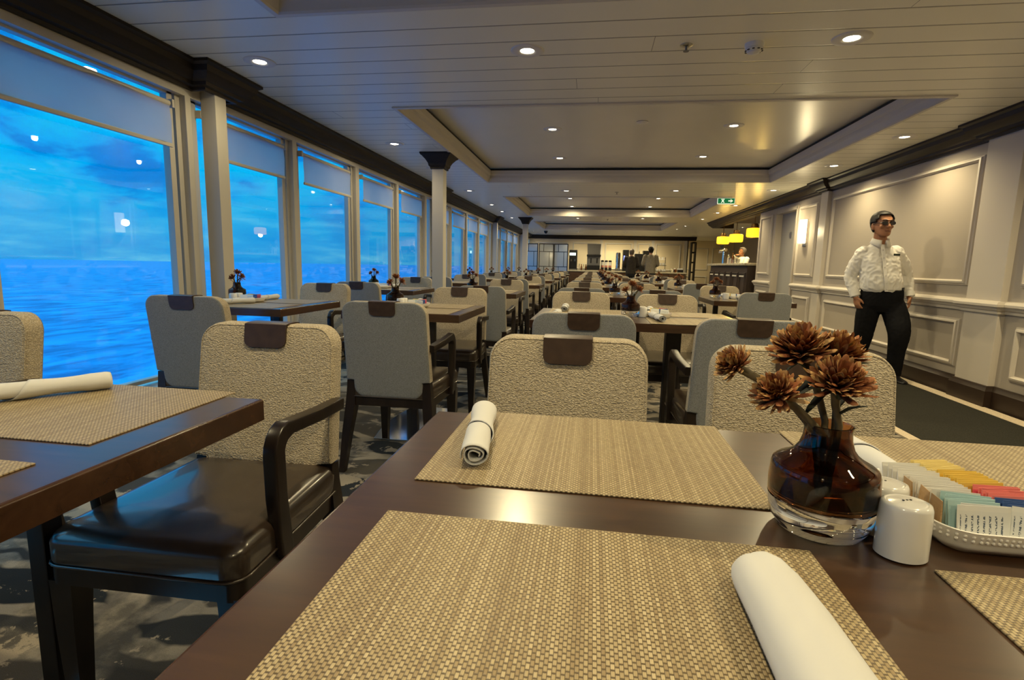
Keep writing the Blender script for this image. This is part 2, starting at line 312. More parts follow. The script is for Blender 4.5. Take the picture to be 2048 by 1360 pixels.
class G:
    """collects shapes in a bmesh and links them as ONE mesh object"""
    def __init__(self): self.bm = bmesh.new()
    def _mi(self, faces, mi):
        for f in faces: f.material_index = mi
    def box(self, c, s, bev=0.0, seg=2, rot=None, mi=0, smooth=False):
        t = bmesh.new(); bmesh.ops.create_cube(t, size=1.0)
        for v in t.verts: v.co = Vector((v.co.x*s[0], v.co.y*s[1], v.co.z*s[2]))
        if bev > 0: bmesh.ops.bevel(t, geom=t.edges[:], offset=min(bev, min(s)*0.49), segments=seg, profile=0.5, affect='EDGES')
        M = Matrix.Translation(c)
        if rot is not None: M = M @ rot
        t.transform(M); return self.take(t, mi)
    def take(self, t, mi=0):
        n0 = len(self.bm.verts); vs = [self.bm.verts.new(v.co) for v in t.verts]
        t.verts.index_update()
        for f in t.faces:
            try: nf = self.bm.faces.new([vs[v.index] for v in f.verts]); nf.material_index = mi
            except ValueError: pass
        t.free(); return vs
    def loft(self, rings, cap=True, closed=False, mi=0):
        """rings: lists of equally many points"""
        rv = [[self.bm.verts.new(p) for p in r] for r in rings]
        n = len(rv[0]); k = len(rv)
        for i in range(k - (0 if closed else 1)):
            a, b = rv[i], rv[(i+1) % k]
            for j in range(n):
                try: f = self.bm.faces.new((a[j], a[(j+1) % n], b[(j+1) % n], b[j])); f.material_index = mi
                except ValueError: pass
        if cap and not closed:
            for r, fl in ((rv[0], True), (rv[-1], False)):
                try: f = self.bm.faces.new(r[::-1] if fl else r); f.material_index = mi
                except ValueError: pass
        return rv
    def lathe(self, prof, c=(0, 0, 0), n=32, mi=0, sx=1.0, sy=1.0, cap=True):
        """prof: (r, z) from bottom to top"""
        c = Vector(c)
        rings = [[c + Vector((max(r, 1e-5)*sx*math.cos(2*PI*j/n), max(r, 1e-5)*sy*math.sin(2*PI*j/n), z)) for j in range(n)] for r, z in prof]
        return self.loft(rings, cap=cap, mi=mi)
    def tube(self, pts, r, n=8, mi=0, closed=False, cap=True):
        """round tube along pts; r number or list"""
        pts = [Vector(p) for p in pts]; k = len(pts); rings = []; prev = None
        for i, p in enumerate(pts):
            if closed: d = pts[(i+1) % k] - pts[i-1]
            else: d = pts[min(i+1, k-1)] - pts[max(i-1, 0)]
            d = d.normalized() if d.length > 1e-9 else Vector((0, 0, 1))
            if prev is None:
                a = Vector((0, 0, 1)) if abs(d.z) < 0.9 else Vector((1, 0, 0))
                u = d.cross(a).normalized()
            else:
                u = (prev - d*prev.dot(d)); u = u.normalized() if u.length > 1e-6 else d.orthogonal().normalized()
            prev = u; w = d.cross(u)
            rr = r[i] if isinstance(r, (list, tuple)) else r
            rings.append([p + rr*(math.cos(2*PI*j/n)*u + math.sin(2*PI*j/n)*w) for j in range(n)])
        return self.loft(rings, cap=cap, closed=closed, mi=mi)
    def sweep(self, path, prof, closed=False, M=None, mi=0, cap=True):
        """prof (a,b): a to the left of the path in its plane, b along +Z; path is 2-D (x,y); mitred"""
        P = [Vector((p[0], p[1])) for p in path]; k = len(P); rings = []
        for i, p in enumerate(P):
            din = (p - P[i-1]).normalized() if (closed or i > 0) else None
            dou = (P[(i+1) % k] - p).normalized() if (closed or i < k-1) else None
            if din is None: din = dou
            if dou is None: dou = din
            n1 = Vector((-din.y, din.x)); n2 = Vector((-dou.y, dou.x)); m = (n1 + n2)
            m = m.normalized() if m.length > 1e-6 else n1
            sc = 1.0 / max(0.3, m.dot(n1))
            ring = [Vector((p.x + m.x*a*sc, p.y + m.y*a*sc, b)) for a, b in prof]
            if M is not None: ring = [M @ q for q in ring]
            rings.append(ring)
        return self.loft(rings, cap=cap, closed=closed, mi=mi)
    def prism(self, outline, z0, z1, mi=0, bev=0.0, M=None, seg=2):
        t = bmesh.new(); vs = [t.verts.new((p[0], p[1], z0)) for p in outline]; f = t.faces.new(vs)
        r = bmesh.ops.extrude_face_region(t, geom=[f]); 
        for e in r['geom']:
            if isinstance(e, bmesh.types.BMVert): e.co.z = z1
        bmesh.ops.recalc_face_normals(t, faces=t.faces[:])
        if bev > 0:
            ed = [e for e in t.edges if abs(e.verts[0].co.z - e.verts[1].co.z) < 1e-7]
            bmesh.ops.bevel(t, geom=ed, offset=bev, segments=seg, profile=0.5, affect='EDGES')
        if M is not None: t.transform(M)
        return self.take(t, mi)
    def xf(self, M): self.bm.transform(M); return self
    def obj(self, name, mats, parent=None, angle=40, loc=None, recalc=True):
        if recalc: bmesh.ops.recalc_face_normals(self.bm, faces=self.bm.faces[:])
        me = bpy.data.meshes.new(name); self.bm.to_mesh(me); self.bm.free()
        for m in (mats if isinstance(mats, (list, tuple)) else [mats]): me.materials.append(m)
        for p in me.polygons: p.use_smooth = True
        if angle < 180 and len(me.polygons) < 30000: flat_normals(me, math.radians(angle))
        elif angle < 180: me.set_sharp_from_angle(angle=math.radians(angle))
        o = bpy.data.objects.new(name, me); COL.objects.link(o)
        if parent is not None: o.parent = parent
        if loc is not None: o.location = loc
        return o

def tag(o, label=None, cat=None, group=None, kind=None):
    if label: o['label'] = label
    if cat: o['category'] = cat
    if group: o['group'] = group
    if kind: o['kind'] = kind
    return o
def thing(name, label, cat, loc=(0, 0, 0), rz=0.0, group=None):
    o = bpy.data.objects.new(name, None); o.empty_display_size = 0.05; COL.objects.link(o)
    o.location = loc; o.rotation_euler = (0, 0, rz)
    return tag(o, label, cat, group)
def struct(o): o['kind'] = 'structure'; return o
def sroot(name):
    o = bpy.data.objects.new(name, None); COL.objects.link(o); return struct(o)
def dup(root, loc, rz=None, label=None, group=None):
    """a copy of a thing with copies of its parts and sub-parts"""
    def cp(o, parent):
        c = o.copy(); COL.objects.link(c); c.parent = parent
        for ch in list(o.children): cp(ch, c)
        return c
    r = cp(root, None); r.location = loc
    if rz is not None: r.rotation_euler = (0, 0, rz)
    if label: r['label'] = label
    if group: r['group'] = group
    return r
def rrect(w, h, r, n=6, cx=0.0, cy=0.0):
    """rounded rectangle outline; r one radius or four (bl, br, tr, tl)"""
    rs = r if isinstance(r, (list, tuple)) else (r,)*4; out = []
    for (sx, sy, a0), q in zip(((-1, -1, PI), (1, -1, 1.5*PI), (1, 1, 0), (-1, 1, 0.5*PI)), rs):
        for i in range(n+1):
            a = a0 + 0.5*PI*i/n
            out.append((cx + sx*(w/2-q) + q*math.cos(a), cy + sy*(h/2-q) + q*math.sin(a)))
    return out
ORD = ['first', 'second', 'third', 'fourth', 'fifth', 'sixth', 'seventh', 'eighth', 'ninth', 'tenth', 'eleventh', 'twelfth', 'thirteenth', 'fourteenth', 'fifteenth', 'sixteenth', 'seventeenth', 'eighteenth', 'nineteenth', 'twentieth', 'twenty-first', 'twenty-second', 'twenty-third', 'twenty-fourth']
# ------------------------------------------------------------------ room shell
ZC = 2.26                     # ceiling
XL, XR = -2.66, 3.15          # inner faces of the window wall and the panelled wall
YB, YF = -2.6, 22.0           # wall behind the camera, far wall
YC = 10.95                    # where the panelled wall ends and the bar bay opens
XBAY = 6.2                    # back of bar bay / side corridor

# sea and its horizon, tilted a little because the ship heels
g = G(); t = bmesh.new(); bmesh.ops.create_grid(t, x_segments=2, y_segments=2, size=30000); g.take(t)
sea = g.obj('sea', M_sea); sea.location = (0, 0, -15.0)
nrm = Vector((-0.0084, 0.0031, 1)).normalized(); sea.rotation_euler = Vector((0, 0, 1)).rotation_difference(nrm).to_euler()
tag(sea, 'deep blue rippled sea filling the view outside the windows', 'sea', kind='stuff')

g = G(); g.box(((XL+XBAY)/2-0.05, (YB+YF+3)/2, -0.05), (XBAY-XL+0.3, YF+3-YB+0.2, 0.10)); struct(g.obj('floor', M_carpet))
g = G(); g.box((2.525, (YB+YC+4)/2, 0.004), (0.91, YC+4-YB, 0.008)); struct(g.obj('floor_runner', M_runner))
for k, (xa, xb) in enumerate(((2.0, 2.07), (2.98, 3.09))):
    g = G(); g.box(((xa+xb)/2, (YB+YC+4)/2, 0.005), (xb-xa, YC+4-YB, 0.010)); struct(g.obj('trim_%d' % (30+k), M_stripe))

# ---- ceiling with four recessed trays
TRAYS = [(-1.615, 2.42, -1.06, 2.63), (-1.615, 2.40, 4.27, 8.05), (-1.65, 2.28, 9.78, 13.45), (-1.69, 2.20, 15.20, 18.35)]
TD = 0.19
g = G()
def ceil_rect(x0, x1, y0, y1):
    vs = [g.bm.verts.new(p) for p in ((x0, y0, ZC), (x0, y1, ZC), (x1, y1, ZC), (x1, y0, ZC))]; g.bm.faces.new(vs)
ys = YB-0.1
for (x0, x1, y0, y1) in TRAYS:
    ceil_rect(XL-0.2, XBAY, ys, y0); ceil_rect(XL-0.2, x0, y0, y1); ceil_rect(x1, XBAY, y0, y1); ys = y1
ceil_rect(XL-0.2, XBAY, ys, YF+3)
# roof slab above so no sky leaks in
t = bmesh.new(); bmesh.ops.create_cube(t, size=1.0)
for v in t.verts: v.co = Vector((v.co.x*(XBAY-XL+0.6)+(XBAY+XL)/2, v.co.y*(YF+3-YB+0.4)+(YF+3+YB)/2, v.co.z*0.1+ZC+0.36))
g.take(t); struct(g.obj('ceiling', M_ceil, recalc=False))
for k, (x0, x1, y0, y1) in enumerate(TRAYS):
    cxm, cym = (x0+x1)/2, (y0+y1)/2
    root = sroot('ceiling_tray' if k == 0 else 'ceiling_tray.%03d' % k)
    # stepped cornice round the opening, counter-clockwise so 'left' points into the opening
    path = [(x0, y0), (x1, y0), (x1, y1), (x0, y1)]
    g = G(); g.sweep(path, [(-0.035, ZC-0.001), (-0.035, ZC-0.010), (-0.004, ZC-0.012), (0.004, ZC-0.002), (0.010, ZC+0.03), (0.022, ZC+0.05), (0.024, ZC+0.085), (0.040, ZC+0.105), (0.044, ZC+0.155), (-0.02, ZC+0.157)], closed=True)
    g.obj('cornice', M_mould, root, angle=25)
    g = G(); g.sweep(path, [(0.036, ZC+0.158), (0.036, ZC+0.182), (-0.02, ZC+0.182), (-0.02, ZC+0.158)], closed=True); g.obj('shadow_gap', M_gap, root)
    g = G(); g.box((cxm, cym, ZC+TD+0.02), (x1-x0+0.06, y1-y0+0.06, 0.04)); g.obj('tray_panel', M_tray, root)

# ---- crown mouldings
CROWN = [(0.0, ZC), (0.150, ZC), (0.150, ZC-0.018), (0.128, ZC-0.030), (0.118, ZC-0.062), (0.085, ZC-0.098), (0.062, ZC-0.108), (0.056, ZC-0.128), (0.030, ZC-0.134), (0.026, ZC-0.150), (0.0, ZC-0.150)]
POSTS = [-1.88, 3.42, 8.72, 14.02, 19.32]
# left (window) side: path runs towards -Y so that 'left' is +X, jogging round each post
path = [(XL, YF)]
for p in POSTS[::-1]:
    path += [(XL, p+0.13), (XL+0.095, p+0.13), (XL+0.095, p-0.13), (XL, p-0.13)]
path.append((XL, YB))
g = G(); g.sweep(path, CROWN); struct(g.obj('trim_1', M_crown, angle=25))
# far wall
g = G(); g.sweep([(4.0, YF), (XL, YF)], CROWN); struct(g.obj('trim_2', M_crown, angle=25))
# right side: path towards +Y so 'left' is -X; piers jog out, then a free beam along the bar bay
PIERS = [(4.55, 4.93), (7.86, 8.08)]
path = [(XR, YB)]
for a, b in PIERS: path += [(XR, a), (XR-0.05, a), (XR-0.05, b), (XR, b)]
path += [(XR, YC+4.05), (XR+0.5, YC+4.05)]
g = G(); g.sweep(path, CROWN); struct(g.obj('trim_3', M_crown, angle=25))
g = G(); g.box((XR+0.06, YC+2.05, ZC-0.075), (0.12, 4.0, 0.149)); g.box((XR+0.27, YC+4.0, ZC-0.075), (0.44, 0.1, 0.149)); struct(g.obj('trim_4', M_crown))

# ---- window wall
OPEN = [(-1.78, -0.74), (-0.50, 0.54), (0.78, 1.80), (2.05, 3.14), (3.36, 4.38), (4.62, 5.64), (5.90, 6.89), (7.14, 8.10), (8.38, 8.62),
        (8.80, 9.66), (9.90, 10.90), (11.16, 12.10), (12.36, 13.32), (13.55, 13.90), (14.14, 15.05), (15.30, 16.25), (16.50, 17.45), (17.70, 18.65), (18.9, 19.2), (19.45, 20.4), (20.65, 21.7)]
ZS, ZH = 0.25, 2.075          # sill and head
g = G()
g.box((XL-0.06, (YB+YF)/2, ZS/2-0.03), (0.12, YF-YB, ZS-0.06))
g.box((XL-0.03, (YB+YF)/2, ZS-0.035), (0.22, YF-YB, 0.03), 0.006)
g.box((XL-0.06, (YB+YF)/2, (ZH-0.01+ZC-0.002)/2), (0.12, YF-YB, ZC-ZH+0.008))
prev = YB
for a, b in OPEN + [(YF, YF)]:
    # the solid between two openings, stepped like an aluminium frame
    if a - prev > 0.02:
        m = (a+prev)/2; w = a-prev
        g.box((XL-0.075, m, (ZS+ZH)/2), (0.07, max(0.03, w-0.09), ZH-ZS))
        g.box((XL-0.02, m, (ZS+ZH)/2), (0.045, max(0.02, w-0.17), ZH-ZS), 0.006)
    prev = b
struct(g.obj('wall_left', M_win))
g = G()
for p in POSTS: g.box((XL+0.055, p, ZC/2-0.03), (0.11, 0.11, ZC-0.06), 0.004)
for k, p in enumerate(POSTS):
    pass
g.bm.free()
for k, p in enumerate(POSTS):
    g = G(); g.box((XL+0.055, p, (ZC-0.10)/2), (0.11, 0.11, ZC-0.10), 0.004); struct(g.obj('trim_%d' % (10+k), M_win))
XG = XL - 0.075
for k, (a, b) in enumerate(OPEN):
    root = sroot('window_%d' % (k+1)); m = (a+b)/2; w = b-a
    g = G(); fw = 0.045
    for yy_ in (a+fw/2-0.03, b-fw/2+0.03): g.box((XG+0.005, yy_, (ZS+ZH)/2), (0.05, fw, ZH-ZS), 0.004)
    for zz_ in (ZS+0.012, ZH-0.012): g.box((XG+0.005, m, zz_), (0.05, w+0.06, 0.024), 0.004)
    g.obj('window_frame', M_win, root)
    g = G(); g.box((XG-0.005, m, (ZS+ZH)/2), (0.006, w+0.02, ZH-ZS-0.03)); g.obj('pane', M_glass, root)
    if w < 0.5 or k < 2: continue
    n = k-2
    lab = ['grey roller blind part lowered over the %s window from the front' % ORD[n]][0]
    b_ = thing('roller_blind', lab, 'blind', (XG+0.05, m, ZH-0.022), 0, 'roller blinds along the window wall')
    g = G()
    g.tube([(0.0, -w/2+0.03, -0.068), (0.0, w/2-0.03, -0.068)], 0.021, 12); g.obj('roller', M_win, b_)
    g = G(); N = 24; rings = []
    rb = random.Random(k)
    ph = rb.uniform(0, 6); am = 0.007 if k in (4, 3, 10) else 0.0025
    zs_ = [-0.07, -0.12, -0.17, -0.22, -0.27, -0.315]
    for dx in (0.0,):
        grid = []
        for iz, zq in enumerate(zs_):
            row = []
            for i in range(N+1):
                yq = -w/2+0.035 + (w-0.07)*i/N
                wv = am*(iz/5)*math.sin(i*0.9+iz*1.1+ph) + am*0.6*math.sin(i*0.35-iz*1.7+ph*2)
                row.append(g.bm.verts.new((0.018+wv, yq, zq)))
            grid.append(row)
        for r0, r1 in zip(grid, grid[1:]):
            for i in range(N): g.bm.faces.new((r0[i], r0[i+1], r1[i+1], r1[i]))
    o = g.obj('blind_cloth', M_blind, b_, angle=180)
    g = G(); g.box((0.018, 0, -0.325), (0.016, w-0.07, 0.024), 0.004); g.obj('bottom_bar', M_win, b_)
    for sy in (-1, 1):
        g = G(); g.box((0.0, sy*(w/2-0.012), -0.065), (0.05, 0.02, 0.05), 0.003); g.obj('bracket', M_win, b_)

# ---- free columns with dark flared capitals
for k, (x, y) in enumerate(((-1.80, 6.08), (-1.81, 14.1))):
    root = sroot('column_%d' % (k+1)); root.location = (x, y, 0)
    g = G(); g.box((0, 0, 1.06), (0.135, 0.135, 2.12), 0.004); g.obj('shaft', M_win, root)
    g = G(); h = [(0.072, 2.09), (0.085, 2.092), (0.085, 2.11), (0.10, 2.125), (0.104, 2.15), (0.125, 2.185), (0.16, 2.225), (0.17, 2.23), (0.18, 2.245), (0.18, 2.2595)]
    g.loft([[(-a, -a, z), (a, -a, z), (a, a, z), (-a, a, z)] for a, z in h]); g.obj('capital', M_crown, root, angle=20)
    g = G(); g.box((0, 0, 0.06), (0.16, 0.16, 0.12), 0.006); g.obj('plinth', M_base, root)

# ---- right (panelled) wall
g = G(); g.box((XR+0.06, (YB+8.98)/2, ZC/2), (0.12, 8.98-YB, ZC)); g.box((XR+0.06, (9.98+YC)/2, ZC/2), (0.12, YC-9.98, ZC)); g.box((XR+0.06, 9.48, (2.0+ZC)/2), (0.12, 1.02, ZC-2.0))
struct(g.obj('wall_right', M_wallp))
for k, (a, b) in enumerate(PIERS):
    g = G(); g.box((XR-0.02, (a+b)/2, (ZC-0.12)/2), (0.06, b-a, ZC-0.12), 0.006); struct(g.obj('trim_%d' % (20+k), M_walltr))
WM = Matrix(((0, 0, -1, XR), (1, 0, 0, 0), (0, 1, 0, 0), (0, 0, 0, 1)))     # (y, z, out) -> wall face, out = -X
FR = [(0.0, 0.0), (0.004, 0.014), (0.014, 0.018), (0.020, 0.030), (0.034, 0.034), (0.044, 0.022), (0.050, 0.0)]
def wall_frame(y0, y1, z0, z1, name='panel_moulding', parent=None):
    g = G(); g.sweep([(y0, z0), (y1, z0), (y1, z1), (y0, z1)], FR, closed=True, M=WM); return g.obj(name, M_walltr, parent, angle=25)
BAYS = [(-1.9, 1.1), (1.3, 4.43), (5.00, 7.76), (8.22, 8.92), (10.16, 10.82)]
for k, (a, b) in enumerate(BAYS):
    root = sroot('wall_panel' if k == 0 else 'wall_panel.%03d' % k)
    wall_frame(a, b, 0.945, 2.015, 'upper_moulding', root)
    g = G(); g.box((XR-0.004, (a+b)/2, 1.48), (0.006, b-a-0.09, 0.98)); g.obj('upper_panel', M_panel, root)
    wall_frame(a+0.02, b-0.02, 0.245, 0.66, 'lower_moulding', root)
    g = G(); g.box((XR-0.004, (a+b)/2, 0.4525), (0.006, b-a-0.13, 0.325)); g.obj('lower_panel', M_panel, root)
RAIL = [(0.0, 0.735), (0.018, 0.740), (0.022, 0.762), (0.034, 0.770), (0.046, 0.790), (0.058, 0.797), (0.058, 0.815), (0.044, 0.824), (0.030, 0.835), (0.0, 0.840)]
def right_sweep(prof, y0, y1, name, mat):
    path = [(XR, y0)]
    for a, b in PIERS:
        if y0 < a < y1: path += [(XR, a), (XR-0.05, a), (XR-0.05, b), (XR, b)]
    path.append((XR, y1)); g = G(); g.sweep(path, prof); return struct(g.obj(name, mat, angle=25))
right_sweep(RAIL, YB, 8.98, 'trim_22', M_walltr); right_sweep(RAIL, 9.98, YC, 'trim_23', M_walltr)
BASE = [(0.0, 0.0), (0.028, 0.0), (0.028, 0.135), (0.016, 0.155), (0.012, 0.172), (0.0, 0.175)]
right_sweep(BASE, YB, 8.98, 'baseboard_right', M_base)
g = G(); g.sweep([(XR, 9.98), (XR, YC)], BASE); struct(g.obj('baseboard_right_end', M_base))
# door in its recess
root = sroot('door_1')
g = G(); g.box((XR+0.10, 9.48, 1.0), (0.045, 0.94, 2.0), 0.004); g.obj('door_leaf', M_door, root)
g = G()
for yy_ in (8.995, 9.965): g.box((XR+0.03, yy_, 1.02), (0.12, 0.055, 2.04), 0.006)
g.box((XR+0.03, 9.48, 2.02), (0.12, 1.02, 0.055), 0.006); g.obj('door_frame', M_wallp, root)
g = G(); g.tube([(XR+0.075, 9.10, 1.0), (XR+0.045, 9.10, 1.0), (XR+0.045, 9.20, 1.0)], 0.009, 8); g.obj('door_handle', M_chrome, root)
g = G(); g.tube([(XR+0.077, 9.48, 1.62), (XR+0.070, 9.48, 1.62)], 0.055, 20); g.obj('door_roundel', M_chrome, root)
# end face of the wall facing the bar bay, back and side walls of the bay and corridor
g = G(); g.box((XBAY/2+XR/2+0.06, YC+0.0, ZC/2), (XBAY-XR-0.12, 0.12, ZC)); struct(g.obj('wall_bay_front', M_wallp))
g = G(); g.box((XBAY, (YC+YF+3)/2, ZC/2), (0.1, YF+3-YC, ZC)); struct(g.obj('wall_bay_right', M_wallp))
g = G(); g.box((0.5, YB-0.05, ZC/2), (XBAY-XL, 0.1, ZC)); struct(g.obj('wall_back', M_wallp))
g = G(); g.box((XR+0.06, (YB+YC)/2, -0.02), (0.1, 0.1, 0.02)); g.bm.free()

# ---- far wall
XO = 3.72                      # its right end, by the corridor
g = G(); g.box(((XL+XO)/2, YF+0.06, ZC/2), (XO-XL, 0.12, ZC)); struct(g.obj('wall_far', M_cream))
FM = Matrix(((1, 0, 0, 0), (0, 0, -1, YF), (0, 1, 0, 0), (0, 0, 0, 1)))
FP = [(a*1.2, b) for a, b in FR]
for k, (a, b) in enumerate(((-2.5, -1.05), (-0.85, 0.15), (0.45, 1.55), (1.75, 2.25), (2.45, 3.45))):
    root = sroot('far_panel' if k == 0 else 'far_panel.%03d' % k)
    for z0, z1 in ((0.90, 1.98), (0.22, 0.66)):
        g = G(); g.sweep([(a, z0), (b, z0), (b, z1), (a, z1)], FP, closed=True, M=FM); g.obj('panel_moulding', M_mould, root, angle=25)
g = G(); g.sweep([(XO, YF), (XL, YF)], RAIL); struct(g.obj('trim_24', M_mould, angle=25))
for k, xx_ in enumerate((0.30, 1.65, 2.35, 3.62)):
    g = G(); g.box((xx_, YF-0.012, 1.05), (0.12, 0.03, 2.1), 0.004); struct(g.obj('trim_%d' % (40+k), M_mould))
g = G(); g.box(((XO+XBAY)/2, YF+2.95, ZC/2), (XBAY-XO+0.3, 0.1, ZC)); struct(g.obj('wall_corridor', M_cream))
g = G(); g.box((XO-0.06, YF+1.5, ZC/2), (0.12, 3.0, ZC)); struct(g.obj('wall_corridor_left', M_cream))
for k, (a, b) in enumerate(((3.95, 4.35), (4.5, 5.1), (5.25, 6.0))):
    root = sroot('corridor_panel' if k == 0 else 'corridor_panel.%03d' % k)
    FM2 = Matrix(((1, 0, 0, 0), (0, 0, -1, YF+2.9), (0, 1, 0, 0), (0, 0, 0, 1)))
    for z0, z1 in ((0.95, 1.95), (0.22, 0.70)):
        g = G(); g.sweep([(a, z0), (b, z0), (b, z1), (a, z1)], FP, closed=True, M=FM2); g.obj('panel_moulding', M_mould, root, angle=25)
# ------------------------------------------------------------------ ceiling fittings
def make_downlight(z):
    t = thing('ceiling_downlight', '', 'ceiling light', (0, 0, z))
    g = G(); g.lathe([(0.040, 0.004), (0.040, -0.003), (0.056, -0.009), (0.084, -0.008), (0.094, -0.004), (0.096, 0.0)], n=32, cap=False); g.obj('trim_ring', M_ring, t)
    g = G(); g.lathe([(0.0, -0.004), (0.030, -0.004), (0.040, -0.001)], n=24, cap=False); g.obj('lens', M_bulb, t)
    return t
def lamp(parent, e, size=150, col=WARM, blend=1.0, off=-0.03):
    l = bpy.data.lights.new('lamp', 'SPOT'); l.energy = e; l.color = col; l.spot_size = math.radians(size); l.spot_blend = blend; l.shadow_soft_size = 0.03
    o = bpy.data.objects.new('lamp', l); COL.objects.link(o); o.parent = parent; o.location = (0, 0, off); return o
ZT = ZC + TD
ROWS = {
 'along the window side': [(-2.13, 3.24), (-2.12, 5.51), (-2.13, 6.92), (-2.14, 9.02), (-2.15, 11.1), (-2.17, 12.5), (-2.18, 14.12), (-2.19, 16.6), (-2.20, 18.0), (-2.21, 19.6), (-2.22, 21.3)],
 'left of the room centre': [(-0.43, 3.22), (-0.483, 5.78), (-0.50, 7.29), (-0.49, 9.0), (-0.54, 11.55), (-0.56, 13.1), (-0.44, 14.07), (-0.60, 17.6), (-0.58, 19.75)],
 'right of the room centre': [(1.30, 3.21), (1.325, 5.74), (1.327, 7.25), (1.26, 8.95), (1.278, 11.5), (1.271, 13.05), (1.2, 14.0), (1.2, 17.5), (1.11, 19.7)],
 'along the panelled wall': [(2.74, 5.45), (2.73, 6.85), (2.71, 8.88), (2.68, 10.97), (2.665, 12.4), (2.66, 14.0), (2.63, 16.3), (2.60, 17.7), (2.56, 19.7)],
}
proto = None
for rn, pts in ROWS.items():
    for i, (x, y) in enumerate(pts):
        in_tray = any(a < x < b and c < y < d for a, b, c, d in TRAYS)
        z = ZT if in_tray else ZC
        lab = '%s lit downlight from the front %s' % (ORD[i], rn)
        if proto is None: o = proto = make_downlight(z); o.location = (x, y, z); o['label'] = lab; o['group'] = 'lit ceiling downlights'
        else: o = dup(proto, (x, y, z), 0, lab)
for o in [q for q in bpy.data.objects if q.name.startswith('ceiling_downlight')]:
    right = o.location.x > 2.2
    lamp(o, LAMP_W * (0.9 if right else 0.27 if o.location.x < -1.9 else 1.0), 150 if right else 170, blend=0.8)
# downlights over the bar and over the buffet counter
for i, (x, y) in enumerate(((3.55, 12.2), (3.6, 13.6), (3.9, 13.0), (4.0, 14.4))):
    o = dup(proto, (x, y, ZC), 0, 'small downlight over the bar, %s from the front' % ORD[i]); lamp(o, LAMP_W*0.9, 150)
for i, x in enumerate((-0.6, 0.35, 0.75, 1.1, 1.9, 2.3)):
    o = dup(proto, (x, 21.3, ZC), 0, 'downlight close over the buffet counter, %s from the left' % ORD[i]); lamp(o, LAMP_W*0.75, 120)
# lamps that stand behind the photographer, out of frame
for x, y in ((-2.1, 0.9), (-0.45, 0.9), (1.3, 0.9), (2.74, 3.1), (-0.45, -1.0), (1.3, -1.0), (2.74, 0.9)):
    z = ZT if (-1.6 < x < 2.4 and y < 2.6) else ZC
    o = dup(proto, (x, y, z), 0, 'lit downlight over the near tables at %s' % ('the window' if x < -2 else 'the left' if x < 0 else 'the middle' if x < 2 else 'the aisle')); lamp(o, LAMP_W * (1.4 if x > 2 else 0.3 if x < -1.9 else 1.0), 165)

for x, y, lab in ((4.3, 23.6, 'added downlight brightening the corridor behind the far wall'), (4.7, 19.2, 'added downlight brightening the passage beyond the bar'), (4.3, 16.6, 'added downlight just beyond the end of the bar')):  # extra downlights added to brighten the dark corridor and passage
    o = dup(proto, (x, y, ZC), 0, lab); lamp(o, LAMP_W*0.8, 150)
t = thing('smoke_detector', 'white domed smoke detector on the ceiling planks', 'smoke detector', (0.868*0.946, 3.241*1.0, ZC))
g = G(); g.lathe([(0.050, 0.0), (0.050, -0.012), (0.046, -0.02)], n=28); g.obj('base', M_white, t)
g = G(); g.lathe([(0.044, -0.02), (0.044, -0.034), (0.034, -0.040), (0.032, -0.046), (0.018, -0.052), (0.004, -0.054)], n=28); g.obj('dome', M_white, t)
g = G()
for k in range(10): 
    a = 2*PI*k/10; g.box((0.043*math.cos(a), 0.043*math.sin(a), -0.037), (0.008, 0.012, 0.004), rot=Matrix.Rotation(a, 4, 'Z'))
g.obj('vent', M_dark, t)
for i, (x, y) in enumerate(((0.459, 3.223), (0.34, 9.15), (0.33, 14.3))):
    t = thing('fire_sprinkler', 'small chrome sprinkler head on the ceiling, %s from the front' % ORD[i], 'sprinkler', (x, y, ZC), 0, 'sprinkler heads')
    g = G(); g.lathe([(0.034, 0.0), (0.034, -0.004), (0.020, -0.010), (0.010, -0.012)], n=24); g.obj('escutcheon', M_chrome, t)
    g = G(); g.tube([(0, 0, -0.01), (0, 0, -0.032)], 0.006, 8); g.lathe([(0.0, -0.034), (0.016, -0.034), (0.016, -0.032), (0.0, -0.032)], n=16); g.obj('deflector', M_grey, t)
t = thing('ceiling_camera', 'small dark dome camera on the ceiling near the far windows', 'camera', (-1.75, 19.5, ZC))
g = G(); g.lathe([(0.07, 0.0), (0.07, -0.03), (0.055, -0.05), (0.045, -0.075), (0.02, -0.092), (0.0, -0.096)], n=20); g.obj('dome', M_dark, t)
t = thing('air_vent', 'small bright round valve in the first full ceiling tray', 'vent', (0.42, 5.55, ZT))
g = G(); g.lathe([(0.055, 0.0), (0.06, -0.006), (0.03, -0.012), (0.0, -0.012)], n=24); g.obj('cover', M_ring, t)

# green exit sign hanging from a clear plate
t = thing('exit_sign', 'green emergency exit sign with white arrow hung from the ceiling', 'exit sign', (2.05, 9.0, ZC))
M_green = pm('exit_green', (0.004, 0.16, 0.055), 0.4, emis=(0.01, 0.30, 0.10), es=0.35)
M_pict = pm('exit_white', (0.8, 0.85, 0.7), 0.4, emis=(0.9, 1.0, 0.75), es=0.7)
g = G(); g.box((0, 0, -0.055), (0.26, 0.006, 0.11)); g.obj('hanger_plate', M_clear, t)
pl = thing('sign_plate', None, None); pl.parent = t; 
g = G(); g.box((0, 0, -0.155), (0.27, 0.022, 0.095), 0.012); pg = g.obj('sign_box', M_pict, t); bpy.data.objects.remove(pl)
g = G(); g.box((0.0, -0.0115, -0.152), (0.252, 0.002, 0.080), 0.0)
g.obj('green_face', M_green, pg)
g = G()
P = Matrix.Translation((0, -0.0135, -0.152)) @ Matrix.Rotation(PI/2, 4, 'X')
